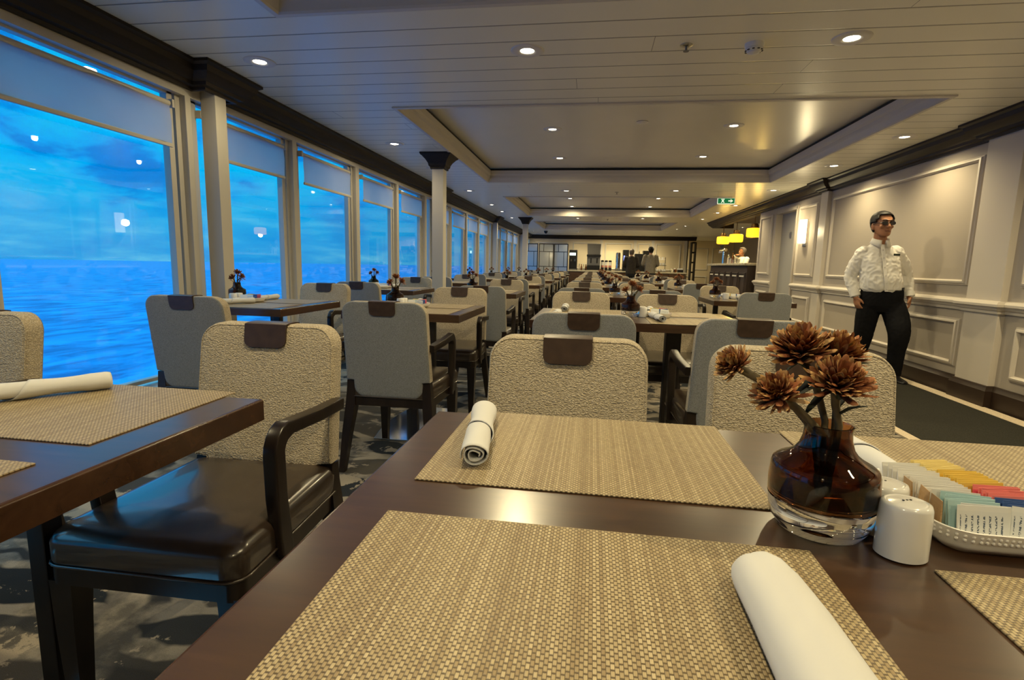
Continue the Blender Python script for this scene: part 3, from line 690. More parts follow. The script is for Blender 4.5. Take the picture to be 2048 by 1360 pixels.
def bar2(x0, y0, x1, y1, w):
    d = Vector((x1-x0, y1-y0)); n = Vector((-d.y, d.x)).normalized()*w/2
    g.prism([(x0-n.x, y0-n.y), (x1-n.x, y1-n.y), (x1+n.x, y1+n.y), (x0+n.x, y0+n.y)], -0.0008, 0.0008, M=P)
bar2(-0.075, -0.03, -0.03, 0.03, 0.013); bar2(-0.075, 0.03, -0.03, -0.03, 0.013); bar2(-0.052, 0.022, -0.052, 0.032, 0.014)
g.prism([(0.03, -0.010), (0.065, -0.010), (0.065, -0.028), (0.105, 0.0), (0.065, 0.028), (0.065, 0.010), (0.03, 0.010)], -0.0008, 0.0008, M=P)
g.obj('pictogram', M_pict, pg)

# fluted glass wall sconce
t = thing('wall_sconce', 'lit fluted white glass wall sconce beside the grey door', 'wall lamp', (XR, 8.62, 1.62))
M_sconce = pm('lit_sconce_glass', (0.9, 0.85, 0.7), 0.4, emis=(1.0, 0.80, 0.46), es=2.6)
g = G(); g.box((-0.012, 0, -0.02), (0.02, 0.10, 0.40), 0.004); g.obj('back_plate', M_chrome, t)
g = G(); o = []
for i in range(33):
    a = PI*i/32; rr = 0.085 + 0.006*math.cos(14*a); o.append((-0.03 - 0.075*math.sin(a), rr*math.cos(a)))
g.prism(o, -0.175, 0.175, bev=0.004); g.obj('glass_shade', M_sconce, t)
l = bpy.data.lights.new('sconce_lamp', 'POINT'); l.energy = 9; l.color = WARM; l.shadow_soft_size = 0.06
lo = bpy.data.objects.new('sconce_lamp', l); COL.objects.link(lo); lo.parent = t; lo.location = (-0.16, 0, 0)
# ------------------------------------------------------------------ dining chair (local: faces +Y, origin on the floor under the seat)
def back_map(p, rake=0.115):
    """lean and curve the upright back panel: x, z in the panel, t through it"""
    x, t, z = p
    h = (z-0.37)/0.48
    y = -0.215 - rake*max(h, 0)*0.62 - 0.012*math.cos(x/0.21*1.2)*1.0 + 0.012 + t
    wf = 1.0 + 0.035*(1-max(h, 0))
    return Vector((x*wf, y, z))
def make_chair():
    t = thing('dining_chair', '', 'chair')
    # upholstered back: rounded outline, notched at the lower corners where the rear legs rise
    out_ = []
    W, T, Bm = 0.205, 0.847, 0.375
    def arc(cx, cz, r, a0, a1, n=7): return [(cx + r*math.cos(a0+(a1-a0)*i/n), cz + r*math.sin(a0+(a1-a0)*i/n)) for i in range(n+1)]
    out_ += arc(W-0.060, T-0.060, 0.060, 0, PI/2)
    out_ += arc(-W+0.060, T-0.060, 0.060, PI/2, PI)
    out_ += [(-W, 0.66), (-W, 0.56), (-W, 0.462)] + [(-W+0.036, 0.458)]
    out_ += arc(-W+0.086, Bm+0.050, 0.050, PI, 1.5*PI) + arc(W-0.086, Bm+0.050, 0.050, 1.5*PI, 2*PI)
    out_ += [(W-0.036, 0.458), (W, 0.462), (W, 0.56), (W, 0.66)]
    def ins(o, d):
        n = len(o); r = []
        for i in range(n):
            a, b, c = Vector(o[i-1]), Vector(o[i]), Vector(o[(i+1) % n])
            e1 = (b-a); e2 = (c-b)
            e1 = e1.normalized() if e1.length > 1e-7 else e2.normalized(); e2 = e2.normalized() if e2.length > 1e-7 else e1
            m = (Vector((-e1.y, e1.x)) + Vector((-e2.y, e2.x))); m = m.normalized() if m.length > 1e-6 else Vector((-e1.y, e1.x))
            r.append(Vector(b) + m*d)
        return r
    g = G(); layers = [(0.016, -0.034), (0.004, -0.032), (0.0, -0.026), (0.0, 0.012), (0.003, 0.022), (0.013, 0.028)]
    rings = [[back_map((q[0], tt, q[1])) for q in ins(out_, d)] for d, tt in layers]
    rv = g.loft(rings, cap=False)
    def cap(ring, mi, tt, bulge):
        # shrink inwards in three steps so the face can follow the curve
        o = ins(out_, 0.013 if mi == 0 else 0.016); cx, cz = 0.0, 0.615; prevr = ring
        for s in (0.8, 0.55, 0.25):
            nr = [g.bm.verts.new(back_map((cx+(q[0]-cx)*s, tt+bulge*(1-s), cz+(q[1]-cz)*s))) for q in o]
            for j in range(len(o)):
                f = g.bm.faces.new((prevr[j], prevr[(j+1) % len(o)], nr[(j+1) % len(o)], nr[j])); f.material_index = mi
            prevr = nr
        f = g.bm.faces.new(prevr); f.material_index = mi
    for f in g.bm.faces: f.material_index = 0
    cap(rv[-1], 0, 0.028, 0.012); cap(rv[0], 1, -0.034, -0.002)
    for f in g.bm.faces:
        if f.material_index == 0 and all(v.co.y - back_map((v.co.x, 0, v.co.z)).y < -0.02 for v in f.verts): f.material_index = 1
    back = g.obj('backrest', [M_front, M_backf], t, angle=50)
    g = G(); pp = [back_map((q[0], 0.024, q[1])) for q in ins(out_, 0.006)]; g.tube(pp, 0.0028, 5, closed=True); g.obj('piping', M_front, back, angle=180)
    # leather tab folded over the top edge
    def tab(side):
        tt = 0.028 if side > 0 else -0.034
        hw = 0.063; o = [(-hw, 0.8485)] + arc(-hw+0.022, 0.804, 0.022, PI, 1.5*PI, 5) + arc(hw-0.022, 0.804, 0.022, 1.5*PI, 2*PI, 5) + [(hw, 0.8485)]
        return [(q[0], tt + (0.0105 if side > 0 else -0.0035) + (0.006 if side > 0 else 0)*0, q[1]) for q in o], o
    g = G()
    F, _ = tab(1); Bk, _ = tab(-1)
    fi = [back_map((q[0], q[1]+0.006*(0.0), q[2])) for q in F]; bi = [back_map(q) for q in Bk]
    fr = [back_map((q[0], q[1]-0.016, q[2])) for q in F]; br = [back_map((q[0], q[1]+0.012, q[2])) for q in Bk]
    g.loft([fr, fi], cap=True); g.loft([br, bi], cap=True)
    top = []
    for k in range(9):
        a = PI*k/8; yy_ = 0.0005 + 0.0380*math.cos(a); zz_ = 0.8465 + 0.0055*math.sin(a)
        top.append([back_map((xx_, yy_, zz_)) for xx_ in (-0.063, 0.063)] + [back_map((xx_, yy_*0.8-0.0006, zz_-0.008)) for xx_ in (0.063, -0.063)])
    g.loft(top, cap=True)
    g.obj('leather_tab', M_tab, t, angle=40)
    # seat cushion: domed leather with a soft front edge
    g = G(); rings = []
    for zz_, d, up in ((0.372, 0.004, 0), (0.385, 0.0, 0), (0.425, 0.0, 0), (0.443, 0.006, 0), (0.454, 0.020, 0), (0.459, 0.045, 0), (0.463, 0.10, 0), (0.464, 0.16, 0)):
        o = []
        for (px, py) in rrect(0.46-2*d, 0.485-2*d, max(0.012, 0.045-d*0.2), 5, 0, -0.0025):
            o.append((px*(1.0 - 0.07*(0.24-py)/0.48), py, zz_ - (0.006*max(0, (py-0.12)/0.12) if zz_ > 0.44 else 0)))
        rings.append(o)
    g.loft(rings); seat = g.obj('seat', M_leather, t, angle=60)
    g = G(); g.tube([(p[0]*(1.0-0.07*(0.24-p[1])/0.48), p[1], 0.377) for p in rrect(0.462, 0.487, 0.045, 5, 0, -0.0025)], 0.0032, 5, closed=True); g.obj('seat_piping', M_leather, seat, angle=180)
    # apron
    g = G(); g.loft([[(px*(1.0-0.07*(0.24-py)/0.48), py, zz_) for px, py in rrect(0.452, 0.475, 0.03, 4, 0, -0.004)] for zz_ in (0.330, 0.373)])
    g.obj('seat_frame', M_frame, t, angle=40)
    # legs (front straight and tapered, rear raked, rising to carry the back)
    def leg(pts):
        g = G(); g.loft([[(x-w/2, y-d/2, z), (x+w/2, y-d/2, z), (x+w/2, y+d/2, z), (x-w/2, y+d/2, z)] for x, y, z, w, d in pts]); return g.obj('leg', M_frame, t, angle=30)
    for s in (-1, 1):
        leg([(s*0.200, 0.205, 0.0, 0.032, 0.032), (s*0.199, 0.205, 0.22, 0.046, 0.046), (s*0.198, 0.203, 0.335, 0.054, 0.054)])
    for s in (-1, 1):
        leg([(s*0.225, -0.285, 0.0, 0.028, 0.034), (s*0.210, -0.250, 0.20, 0.040, 0.046), (s*0.196, -0.222, 0.34, 0.048, 0.056), (s*0.193, -0.222, 0.40, 0.042, 0.050), (s*0.1915, -0.228, 0.457, 0.038, 0.036)])
    g = G(); g.box((0, -0.226, 0.354), (0.36, 0.032, 0.038), 0.004); g.obj('back_rail', M_frame, t)
    # bent arms: level rail, rounded bend, post running down the outside of the seat
    for s in (-1, 1):
        pth = [(-0.250, 0.628), (-0.10, 0.638), (0.035, 0.648)]
        cx, cz, r = 0.045, 0.600, 0.048
        pth += [(cx + r*math.sin(a), cz + r*math.cos(a)) for a in [math.radians(q) for q in (12, 32, 52, 72, 88)]]
        pth += [(0.090, 0.50), (0.080, 0.42), (0.072, 0.365), (0.060, 0.335)]
        g = G(); rings = []; k = len(pth)
        for i, (py, pz) in enumerate(pth):
            a = Vector(pth[max(0, i-1)]); b = Vector(pth[min(k-1, i+1)]); d = (b-a).normalized(); n = Vector((-d.y, d.x))
            th = 0.017 if i < 3 else 0.021 if i < 9 else 0.024
            if i == k-1: th = 0.012
            wd = 0.034 if i < 9 else 0.030
            xc = s*(0.226 if i > 0 else 0.214); q = []
            for (ex, et) in rrect(wd, th*2, 0.006, 2):
                q.append((xc+ex, py + n.x*et, pz + n.y*et))
            rings.append(q)
        g.loft(rings); g.obj('armrest', M_frame, t, angle=35)
    return t

# ------------------------------------------------------------------ tables (origin on the floor below the centre of the top)
def make_table(w, d, name, post_dx):
    t = thing(name, '', 'table'); h = 0.75
    g = G(); g.box((0, 0, h-0.0135), (w-0.006, d-0.006, 0.027), 0.002); g.obj('tabletop', M_table, t)
    g = G(); P = [(-w/2, -d/2), (w/2, -d/2), (w/2, d/2), (-w/2, d/2)]
    g.sweep(P, [(0.0, h-0.044), (0.0, h-0.005), (0.0006, h-0.0028), (0.002, h-0.001), (0.0045, h-0.0002), (0.0045, h-0.02), (0.03, h-0.029), (0.03, h-0.044)], closed=True); g.obj('edge_band', M_tedge, t, angle=30)
    g = G(); g.box((0, 0, h-0.040), (w-0.12, d-0.10, 0.020)); g.obj('underframe', M_post, t)
    spots = [(-post_dx, 0), (post_dx, 0)] if w > 1 else [(-0.18, 0.33), (0.165, -0.28)] if w < 0.8 else [(post_dx, -0.33), (post_dx, 0.33)]
    pw = 0.085 if w > 1 else 0.045
    for px, py in spots:
        g = G(); g.box((px, py, (0.012+h-0.05)/2), (pw, pw, h-0.062), 0.004); g.obj('post', M_post, t)
    # polished base plate: straight front and back, bowed ends
    hx, hy, bow = (post_dx+0.05, 0.19, 0.085) if w > 1 else (0.16, 0.355, 0.04); o = []
    for i in range(13): a = -1+2*i/12; o.append((hx + bow*(1-a*a), hy*a))
    for i in range(13): a = 1-2*i/12; o.append((-hx - bow*(1-a*a), hy*a))
    g = G(); g.prism(o, 0.0, 0.012, bev=0.003); g.obj('base_plate', M_steel, t)
    return t

# ------------------------------------------------------------------ things on the tables
def make_mat():
    g = G(); g.box((0, 0, 0.0012), (0.453, 0.333, 0.0024), 0.0008, 1); o = g.obj('placemat', M_mat); return tag(o, '', 'placemat')
def make_napkin():
    """rolled cotton napkin: spiral roll with a loose outer flap that ends short of the front"""
    L = 0.235; g = G(); turns = 2.6; nt_ = 74; ns = 22
    def prof(s): return 1.0 - 0.16*math.sin(PI*min(1, max(0, (s-0.45)/0.4))) - 0.10*(1 if s > 0.985 else 0)
    def surf(a, s, r): 
        sq = 0.86; rr = r*prof(s)
        return Vector((rr*math.cos(a)*1.06, (s-0.5)*L, 0.0198*0.92 + rr*math.sin(a)*sq*0.98))
    grid = []
    for i in range(nt_+1):
        f = i/nt_; a = f*turns*2*PI; r = 0.0055 + 0.0145*f
        row = []
        for j in range(ns+1):
            s = j/ns; wob = 0.0006*math.sin(3*a+9*s) + 0.0004*math.sin(17*s+a*0.7)
            row.append(g.bm.verts.new(surf(a-0.3, s*0.985, r+wob)))
        grid.append(row)
    for i in range(nt_):
        for j in range(ns): g.bm.faces.new((grid[i][j], grid[i][j+1], grid[i+1][j+1], grid[i+1][j]))
    # outer flap, its free edge cut on the slant
    grid = []; n2 = 40
    for i in range(n2+1):
        f = i/n2; a = turns*2*PI - 0.3 + f*1.15*2*PI; row = []
        s0 = 0.22 + 0.40*f + 0.02*math.sin(6*f)
        for j in range(ns+1):
            s = s0 + (1.0-s0)*j/ns; r = 0.0199 + 0.0013*f + 0.0005*math.sin(11*s+a) + (0.0004*(1-j/ns)**3)
            row.append(g.bm.verts.new(surf(a, s, r)))
        grid.append(row)
    for i in range(n2):
        for j in range(ns): g.bm.faces.new((grid[i][j], grid[i][j+1], grid[i+1][j+1], grid[i+1][j]))
    zmin = min(v.co.z for v in g.bm.verts)
    for v in g.bm.verts: v.co.z -= zmin - 0.0008
    o = g.obj('rolled_napkin', M_napkin, angle=180, recalc=False)
    sm = o.modifiers.new('thick', 'SOLIDIFY'); sm.thickness = 0.0014; sm.offset = 0
    return tag(o, '', 'napkin')
def make_folded_napkin():
    """the near napkin: a smooth flattened roll closed to a blunt point at its far end, with one long overlapping fold"""
    g = G(); L = 0.26; rings_ = []; n = 40
    for s, w, h in ((0.0, 0.030, 0.019), (0.02, 0.032, 0.020), (0.3, 0.0315, 0.020), (0.6, 0.030, 0.0195), (0.78, 0.0285, 0.019), (0.87, 0.0255, 0.018), (0.93, 0.0200, 0.0155), (0.97, 0.0135, 0.012), (0.995, 0.0060, 0.008), (1.0, 0.0015, 0.004)):
        q = []
        for j in range(n):
            a = 2*PI*j/n; r = 1.0 + 0.05*math.exp(-((a-2.2)/0.35)**2) - 0.04*math.exp(-((a-1.75)/0.16)**2) + 0.008*math.sin(5*a+9*s)
            q.append((w*r*math.cos(a) + 0.004*math.sin(3*s), (s-0.5)*L - 0.012*max(0, math.sin(a-0.8))*(s > 0.8), max(0.0008, h*0.98 + h*r*math.sin(a))))
        rings_.append(q)
    g.loft(rings_)
    o = g.obj('rolled_napkin', M_napkin, angle=70); return tag(o, '', 'napkin')
def make_vase():
    t = thing('bud_vase', '', 'vase')
    g = G(); g.lathe([(0.0, 0.0005), (0.034, 0.0), (0.043, 0.003), (0.050, 0.014), (0.0530, 0.026), (0.0538, 0.0365), (0.050, 0.0368), (0.030, 0.0320), (0.0, 0.0305)], n=48, cap=False); g.obj('clear_base', M_clear, t, angle=60)
    outer = [(0.0, 0.0312), (0.030, 0.0327), (0.050, 0.0375), (0.0540, 0.0385), (0.0545, 0.054), (0.0532, 0.070), (0.0515, 0.0755), (0.0475, 0.0785), (0.0390, 0.0830), (0.0315, 0.0885), (0.0268, 0.0955), (0.0240, 0.1050), (0.0232, 0.1140), (0.0242, 0.1205)]
    inner = [(0.0228, 0.1210), (0.0208, 0.1140), (0.0215, 0.1050), (0.0243, 0.0945), (0.0290, 0.0865), (0.037, 0.0800), (0.046, 0.0755), (0.0505, 0.068), (0.0515, 0.052), (0.0505, 0.043), (0.046, 0.0400), (0.028, 0.0362), (0.0, 0.0350)]
    g = G(); g.lathe(outer+inner, n=48, cap=False); g.obj('amber_body', M_amber, t, angle=60)
    return t
def make_shaker(n_holes):
    t = thing('shaker', '', 'shaker')
    g = G(); g.lathe([(0.0, 0.0005), (0.0215, 0.0), (0.0245, 0.002), (0.0242, 0.040), (0.0236, 0.0530), (0.0222, 0.0565), (0.0195, 0.0575), (0.0182, 0.0566), (0.0166, 0.0574), (0.0, 0.0590)], n=40, cap=False, sy=0.9)
    g.obj('body', M_cer, t, angle=50)
    g = G()
    for k in range(n_holes): g.lathe([(0.0, 0.0586), (0.0011, 0.0586), (0.0011, 0.0594), (0.0, 0.0594)], c=(0.0042*(k-(n_holes-1)/2), 0, 0), n=8)
    g.obj('pour_hole', M_dark, t); return t
def make_tray():
    t = thing('condiment_tray', '', 'tray')
    g = G(); w, d = 0.130, 0.175; rings = []
    for zz_, e in ((0.0, -0.020), (0.0012, -0.014), (0.006, -0.009), (0.010, -0.006), (0.027, 0.0), (0.0285, 0.001), (0.0285, -0.0022), (0.012, -0.0085), (0.006, -0.012), (0.0045, -0.022)):
        rings.append([(px, py, zz_) for px, py in rrect(w+2*e, d+2*e, max(0.01, 0.032+e), 7)])
    g.loft(rings); g.obj('dish', M_cer, t, angle=45)
    g = G()   # stippled relief along the outside of the rim
    o = rrect(w-0.003, d-0.003, 0.0305, 7); per = []
    for i in range(len(o)):
        a = Vector(o[i]); b = Vector(o[(i+1) % len(o)]); n = max(1, int((b-a).length/0.0055))
        for q in range(n): per.append(a.lerp(b, q/n))
    for row, zz_ in enumerate((0.0235, 0.0185)):
        for i, p in enumerate(per):
            q = p*(1.0 - 0.014*row); g.box((q.x, q.y, zz_), (0.0030, 0.0030, 0.0030), 0.0008, 1)
    g.obj('relief', M_cer, t); return t
PK = {}
def packet_mat(name, col, ink, band):
    """paper sachet with a printed band and rows of small print (unreadable at this size in the photo)"""
    m = bpy.data.materials.new(name); m.use_nodes = True; nt = m.node_tree; b = nt.nodes['Principled BSDF']
    tc = nd(nt, 'ShaderNodeTexCoord'); s = nd(nt, 'ShaderNodeSeparateXYZ'); lk(nt, tc.outputs['Object'], s.inputs[0])
    u = math_(nt, 'FRACT', math_(nt, 'DIVIDE', s.outputs[0], 0.0056)); st = math_(nt, 'LESS_THAN', u, 0.34)
    n = nd(nt, 'ShaderNodeTexNoise', i_Scale=650.0, i_Detail=0.0); lk(nt, tc.outputs['Object'], n.inputs['Vector'])
    st = math_(nt, 'MULTIPLY', st, math_(nt, 'GREATER_THAN', n.outputs[0], 0.46))
    a = math_(nt, 'LESS_THAN', math_(nt, 'ABSOLUTE', math_(nt, 'ADD', s.outputs[2], -0.022)), 0.0125); st = math_(nt, 'MULTIPLY', st, a)
    a = math_(nt, 'LESS_THAN', math_(nt, 'ABSOLUTE', s.outputs[0]), 0.0215); st = math_(nt, 'MULTIPLY', st, a)
    tb = math_(nt, 'GREATER_THAN', s.outputs[2], 0.0385)
    lk(nt, mixc(nt, tb, mixc(nt, st, col, ink), band), b.inputs['Base Color']); b.inputs['Roughness'].default_value = 0.55
    PK[name] = m
packet_mat('white', (0.72, 0.71, 0.68), (0.70, 0.69, 0.66), (0.74, 0.73, 0.70))
packet_mat('printed', (0.70, 0.72, 0.72), (0.10, 0.13, 0.18), (0.74, 0.75, 0.74))
packet_mat('pale blue', (0.36, 0.56, 0.60), (0.30, 0.50, 0.56), (0.42, 0.61, 0.64))
packet_mat('yellow', (0.78, 0.50, 0.055), (0.70, 0.42, 0.03), (0.80, 0.56, 0.10))
packet_mat('pale yellow', (0.80, 0.64, 0.22), (0.78, 0.60, 0.2), (0.82, 0.68, 0.28))
packet_mat('pink', (0.74, 0.11, 0.15), (0.55, 0.05, 0.10), (0.80, 0.22, 0.20))
packet_mat('dark blue', (0.018, 0.055, 0.22), (0.3, 0.35, 0.5), (0.05, 0.11, 0.32))
packet_mat('brown', (0.42, 0.27, 0.13), (0.36, 0.22, 0.10), (0.44, 0.29, 0.15))
def make_packet(colname, w=0.047, h=0.044, th=0.0030):
    g = G(); rings = []; n = 8
    for i in range(9):
        f = i/8; zz_ = h*f; t_ = th*(0.12 + 0.88*math.sin(PI*min(1, max(0, f)))**0.6) if 0 < f < 1 else 0.0005
        rings.append([(-w/2, -t_/4-0.0002, zz_), (-w/4, -t_/2, zz_), (w/4, -t_/2, zz_), (w/2, -t_/4-0.0002, zz_), (w/2, t_/4+0.0002, zz_), (w/4, t_/2, zz_), (-w/4, t_/2, zz_), (-w/2, t_/4+0.0002, zz_)])
    g.loft(rings); return tag(g.obj('sweetener_packet', PK[colname], angle=60), '', 'packet')

# dried protea-like flower stems
def petal_mat(name):
    m = bpy.data.materials.new(name); m.use_nodes = True; nt = m.node_tree; b = nt.nodes['Principled BSDF']
    at = nd(nt, 'ShaderNodeVertexColor'); at.layer_name = 'tone'
    tc = nd(nt, 'ShaderNodeTexCoord'); n = nd(nt, 'ShaderNodeTexNoise', i_Scale=70.0, i_Detail=3.0); lk(nt, tc.outputs['Object'], n.inputs['Vector'])
    lk(nt, mixc(nt, 0.55, at.outputs[0], ramp(nt, n.outputs[0], [(0.3, (0.45, 0.4, 0.35)), (0.7, (1.25, 1.2, 1.1))]), 'MULTIPLY'), b.inputs['Base Color'])
    b.inputs['Roughness'].default_value = 0.7; MATS[name] = m; return m
M_petal = petal_mat('dried_bracts')
M_stem = pm('dry_stem', (0.13, 0.10, 0.055), 0.7, noise_=(60, 0.3))
M_leaf = pm('dark_leaf', (0.028, 0.034, 0.020), 0.6)
def make_bloom(seed, rad, parent, pale=0.0, n_pet=78):
    """cone of overlapping bracts opening towards +Z"""
    rb = random.Random(seed); g = G(); lay = g.bm.loops.layers.float_color.new('tone')
    for i in range(n_pet):
        f = (i+0.5)/n_pet; az = i*2.39996 + rb.uniform(-0.2, 0.2)
        op = 1.18*f**0.7 + rb.uniform(-0.16, 0.16)            # opening angle from the axis
        ln = rad*(0.80 + 0.32*f)*rb.uniform(0.82, 1.10); wd = rad*rb.uniform(0.19, 0.30)
        base = Vector((0.12*rad*math.cos(az), 0.12*rad*math.sin(az), -0.45*rad*f))
        d0 = Vector((math.cos(az)*math.sin(op), math.sin(az)*math.sin(op), math.cos(op)))
        side = Vector((-math.sin(az), math.cos(az), 0)); up = side.cross(d0)
        tw = rb.uniform(-0.5, 0.5); side = (side*math.cos(tw)+up*math.sin(tw)); up = side.cross(d0)
        cr = rb.uniform(-0.10, 0.28)*ln
        rows = []
        for s, wf in ((0.0, 0.40), (0.35, 0.85), (0.72, 1.0), (0.92, 0.66), (1.0, 0.10)):
            c = base + d0*ln*s + up*cr*s*s
            rows.append([g.bm.verts.new(c - side*wd*wf*0.5 + up*wd*0.22*wf), g.bm.verts.new(c), g.bm.verts.new(c + side*wd*wf*0.5 + up*wd*0.22*wf)])
        tip = Vector((0.64, 0.38, 0.14)) if rb.random() < 0.45+pale else Vector((0.42, 0.165, 0.055))
        mid = Vector((0.26, 0.078, 0.026)) if rb.random() > pale else Vector((0.62, 0.42, 0.20)); lo = Vector((0.09, 0.03, 0.016))
        tones = [lo, mid*0.8, mid, tip*0.8, tip]
        for k in range(4):
            for j in range(2):
                fc = g.bm.faces.new((rows[k][j], rows[k][j+1], rows[k+1][j+1], rows[k+1][j]))
                for lp, kk in zip(fc.loops, (k, k, k+1, k+1)): lp[lay] = (*tones[kk], 1)
    return g.obj('bloom', M_petal, parent, angle=180, recalc=False)
def make_leaf(parent, L, wd):
    g = G(); rows = []
    for s, wf in ((0, 0.15), (0.2, 0.75), (0.5, 1.0), (0.8, 0.6), (1.0, 0.04)):
        zc = 0.14*L*math.sin(s*2.2)
        rows.append([g.bm.verts.new((-wd*wf/2, s*L, zc+wd*0.18*wf)), g.bm.verts.new((0, s*L, zc)), g.bm.verts.new((wd*wf/2, s*L, zc+wd*0.18*wf))])
    for k in range(4):
        for j in range(2): g.bm.faces.new((rows[k][j], rows[k][j+1], rows[k+1][j+1], rows[k+1][j]))
    o = g.obj('leaf', M_leaf, parent, angle=180, recalc=False); s = o.modifiers.new('thick', 'SOLIDIFY'); s.thickness = 0.0006; return o
def make_stem(seed, base, pts, rad, head_dir, pale=0.0, leaves=3, n_pet=78, r=0.0028):
    """flower stem: base is its foot in the vase (origin); pts relative to the base"""
    t = thing('dried_flower', '', 'flower', base)
    P = [Vector(p) for p in pts]; S = []
    for i in range(len(P)-1):
        for k in range(4): S.append(P[i].lerp(P[i+1], k/4))
    S.append(P[-1]); g = G(); g.tube(S, [r*(1.0+0.7*i/len(S)) for i in range(len(S))], 7); st = g.obj('stem', M_stem, t, angle=180)
    b = make_bloom(seed, rad, t, pale, n_pet); b.location = P[-1] + Vector(head_dir).normalized()*rad*0.42
    b.rotation_euler = Vector((0, 0, 1)).rotation_difference(Vector(head_dir).normalized()).to_euler()
    rb = random.Random(seed+5)
    for k in range(leaves):
        l = make_leaf(t, rb.uniform(0.034, 0.052), rb.uniform(0.008, 0.012)); i = int(len(S)*(0.48+0.36*(k+0.5)/leaves)); l.location = S[min(i, len(S)-1)]
        l.rotation_euler = (rb.uniform(0.3, 0.9), rb.uniform(-0.3, 0.3), rb.uniform(0, 6.28))
    return t
# ------------------------------------------------------------------ dining room layout
CHAIR0 = make_chair(); CHAIR_USED = [False]
def chair(x, y, face, label, jit=0.0):
    rz = (PI if face == 'near' else 0.0) + jit
    if not CHAIR_USED[0]:
        CHAIR_USED[0] = True; o = CHAIR0; o.location = (x, y, 0); o.rotation_euler = (0, 0, rz); o['label'] = label; o['group'] = 'beige dining armchairs'; return o
    return dup(CHAIR0, (x, y, 0), rz, label, 'beige dining armchairs')
TAB4 = make_table(1.145, 0.76, 'dining_table', 0.22); TAB2 = make_table(0.69, 0.72, 'dining_table', 0.0); TAB2W = make_table(0.85, 0.72, 'dining_table', -0.03); TAB2R = make_table(0.701, 0.72, 'dining_table', -0.02)
USED = set()
def place(proto, loc, rz, label, group):
    if proto.name not in USED:
        USED.add(proto.name); proto.location = loc; proto.rotation_euler = (0, 0, rz); proto['label'] = label; proto['group'] = group; return proto
    return dup(proto, loc, rz, label, group)
MAT0 = make_mat(); NAP0 = make_napkin(); VASE0 = make_vase(); SALT0 = make_shaker(3); PEP0 = make_shaker(1); TRAY0 = make_tray()
STEMS0 = [make_stem(11, (0, 0, 0), [(0, 0, 0), (-0.008, 0.0, 0.06), (-0.026, 0.004, 0.105)], 0.028, (-0.6, -0.1, 0.9), 0.1, 1, 42),
          make_stem(12, (0, 0, 0), [(0, 0, 0), (0.003, 0.0, 0.06), (0.004, 0.006, 0.135)], 0.030, (0.05, -0.1, 1), 0.0, 1, 46),
          make_stem(13, (0, 0, 0), [(0, 0, 0), (0.009, 0.0, 0.06), (0.036, -0.004, 0.112)], 0.028, (0.7, -0.2, 0.8), 0.0, 1, 42)]
PACK0 = {k: make_packet(k) for k in ('white', 'pale blue', 'yellow', 'pink', 'dark blue', 'printed')}
rl = random.Random(21)
def dress(kind, x, y, where, n, row):
    """everything laid out on one table"""
    z = 0.75; four = kind == 4
    xs = (-0.2825, 0.2775) if four else ((0.133,) if row == 'W' else (0.053,))
    dy = 0.218 if four else 0.187
    sd = ('left', 'right')
    for i, mx in enumerate(xs):
        for fy, fn in ((dy, 'far'), (-dy, 'near')):
            spot = ('%s %s' % (fn, sd[i])) if four else fn
            place(MAT0, (x+mx, y+fy, z), rl.uniform(-0.01, 0.01), 'woven tan placemat at the %s of the %s' % (spot, where), 'woven placemats')
            place(NAP0, (x+mx-0.155+rl.uniform(-.02, .03), y+fy+rl.uniform(-.02, .03), z+0.0024), rl.uniform(-0.25, 0.25) - (0.5 if not four and fy < 0 else 0), 'rolled napkin on the %s placemat of the %s' % (spot, where), 'rolled napkins')
    vx, vy = (-0.03, -0.02) if four else ((-0.19, 0.12) if row == 'W' else (-0.19, 0.08) if row == 'A' else (-0.245, 0.10))
    place(VASE0, (x+vx, y+vy, z), rl.uniform(0, 6), 'amber and clear glass vase on the %s' % where, 'glass bud vases')
    order = list(zip(STEMS0, ('left leaning', 'upright', 'right leaning'))); ra = rl.uniform(-0.3, 0.3)
    for s, nm in order:
        place(s, (x+vx, y+vy, z+0.041), ra, '%s dried flower in the vase on the %s' % (nm, where), 'dried flowers in vases')
    sx = 0.04 if four else (-0.115 if row != 'R' else -0.165)
    place(SALT0, (x+sx, y-0.025, z), 0, 'white salt shaker on the %s' % where, 'porcelain shakers')
    if n < 4: place(PEP0, (x+sx, y+0.032, z), 0, 'white pepper shaker on the %s' % where, 'porcelain shakers')
    tx = 0.135 if four else (-0.02 if row == 'W' else -0.02 if row == 'A' else -0.075); tz = z + (0.0 if four else 0.0026)
    place(TRAY0, (x+tx, y+0.012, tz), 0, 'white condiment tray on the %s' % where, 'condiment trays')
    if n < 4:
        for q, (cn, px, py) in enumerate((('white', -0.026, -0.035), ('printed', 0.024, -0.04), ('pale blue', -0.022, 0.0), ('dark blue', 0.026, 0.0), ('yellow', -0.022, 0.04), ('pink', 0.026, 0.038))):
            o = place(PACK0[cn], (x+tx+px, y+0.012+py, tz+0.0052), 0, '%s paper packet in the tray on the %s' % (cn, where), 'sweetener packets')
            o.rotation_euler = (rl.uniform(-0.25, -0.05), rl.uniform(-0.1, 0.1), rl.uniform(-0.2, 0.2))
ROWY = {'C': [3.12, 5.34, 7.62, 9.90, 12.15, 14.40, 16.65], 'A': [3.16, 5.36, 7.63, 9.90, 12.15, 14.40, 16.65],
        'W': [3.11, 5.36, 7.63, 9.90, 12.15, 14.62, 16.85], 'R': [5.32, 7.62, 9.90, 12.15, 14.40]}
ROWX = {'C': 0.255, 'A': -1.06, 'W': -2.17, 'R': 1.445}
NAME = {'C': 'centre row', 'A': 'inner left row', 'W': 'window row', 'R': 'aisle-side row'}
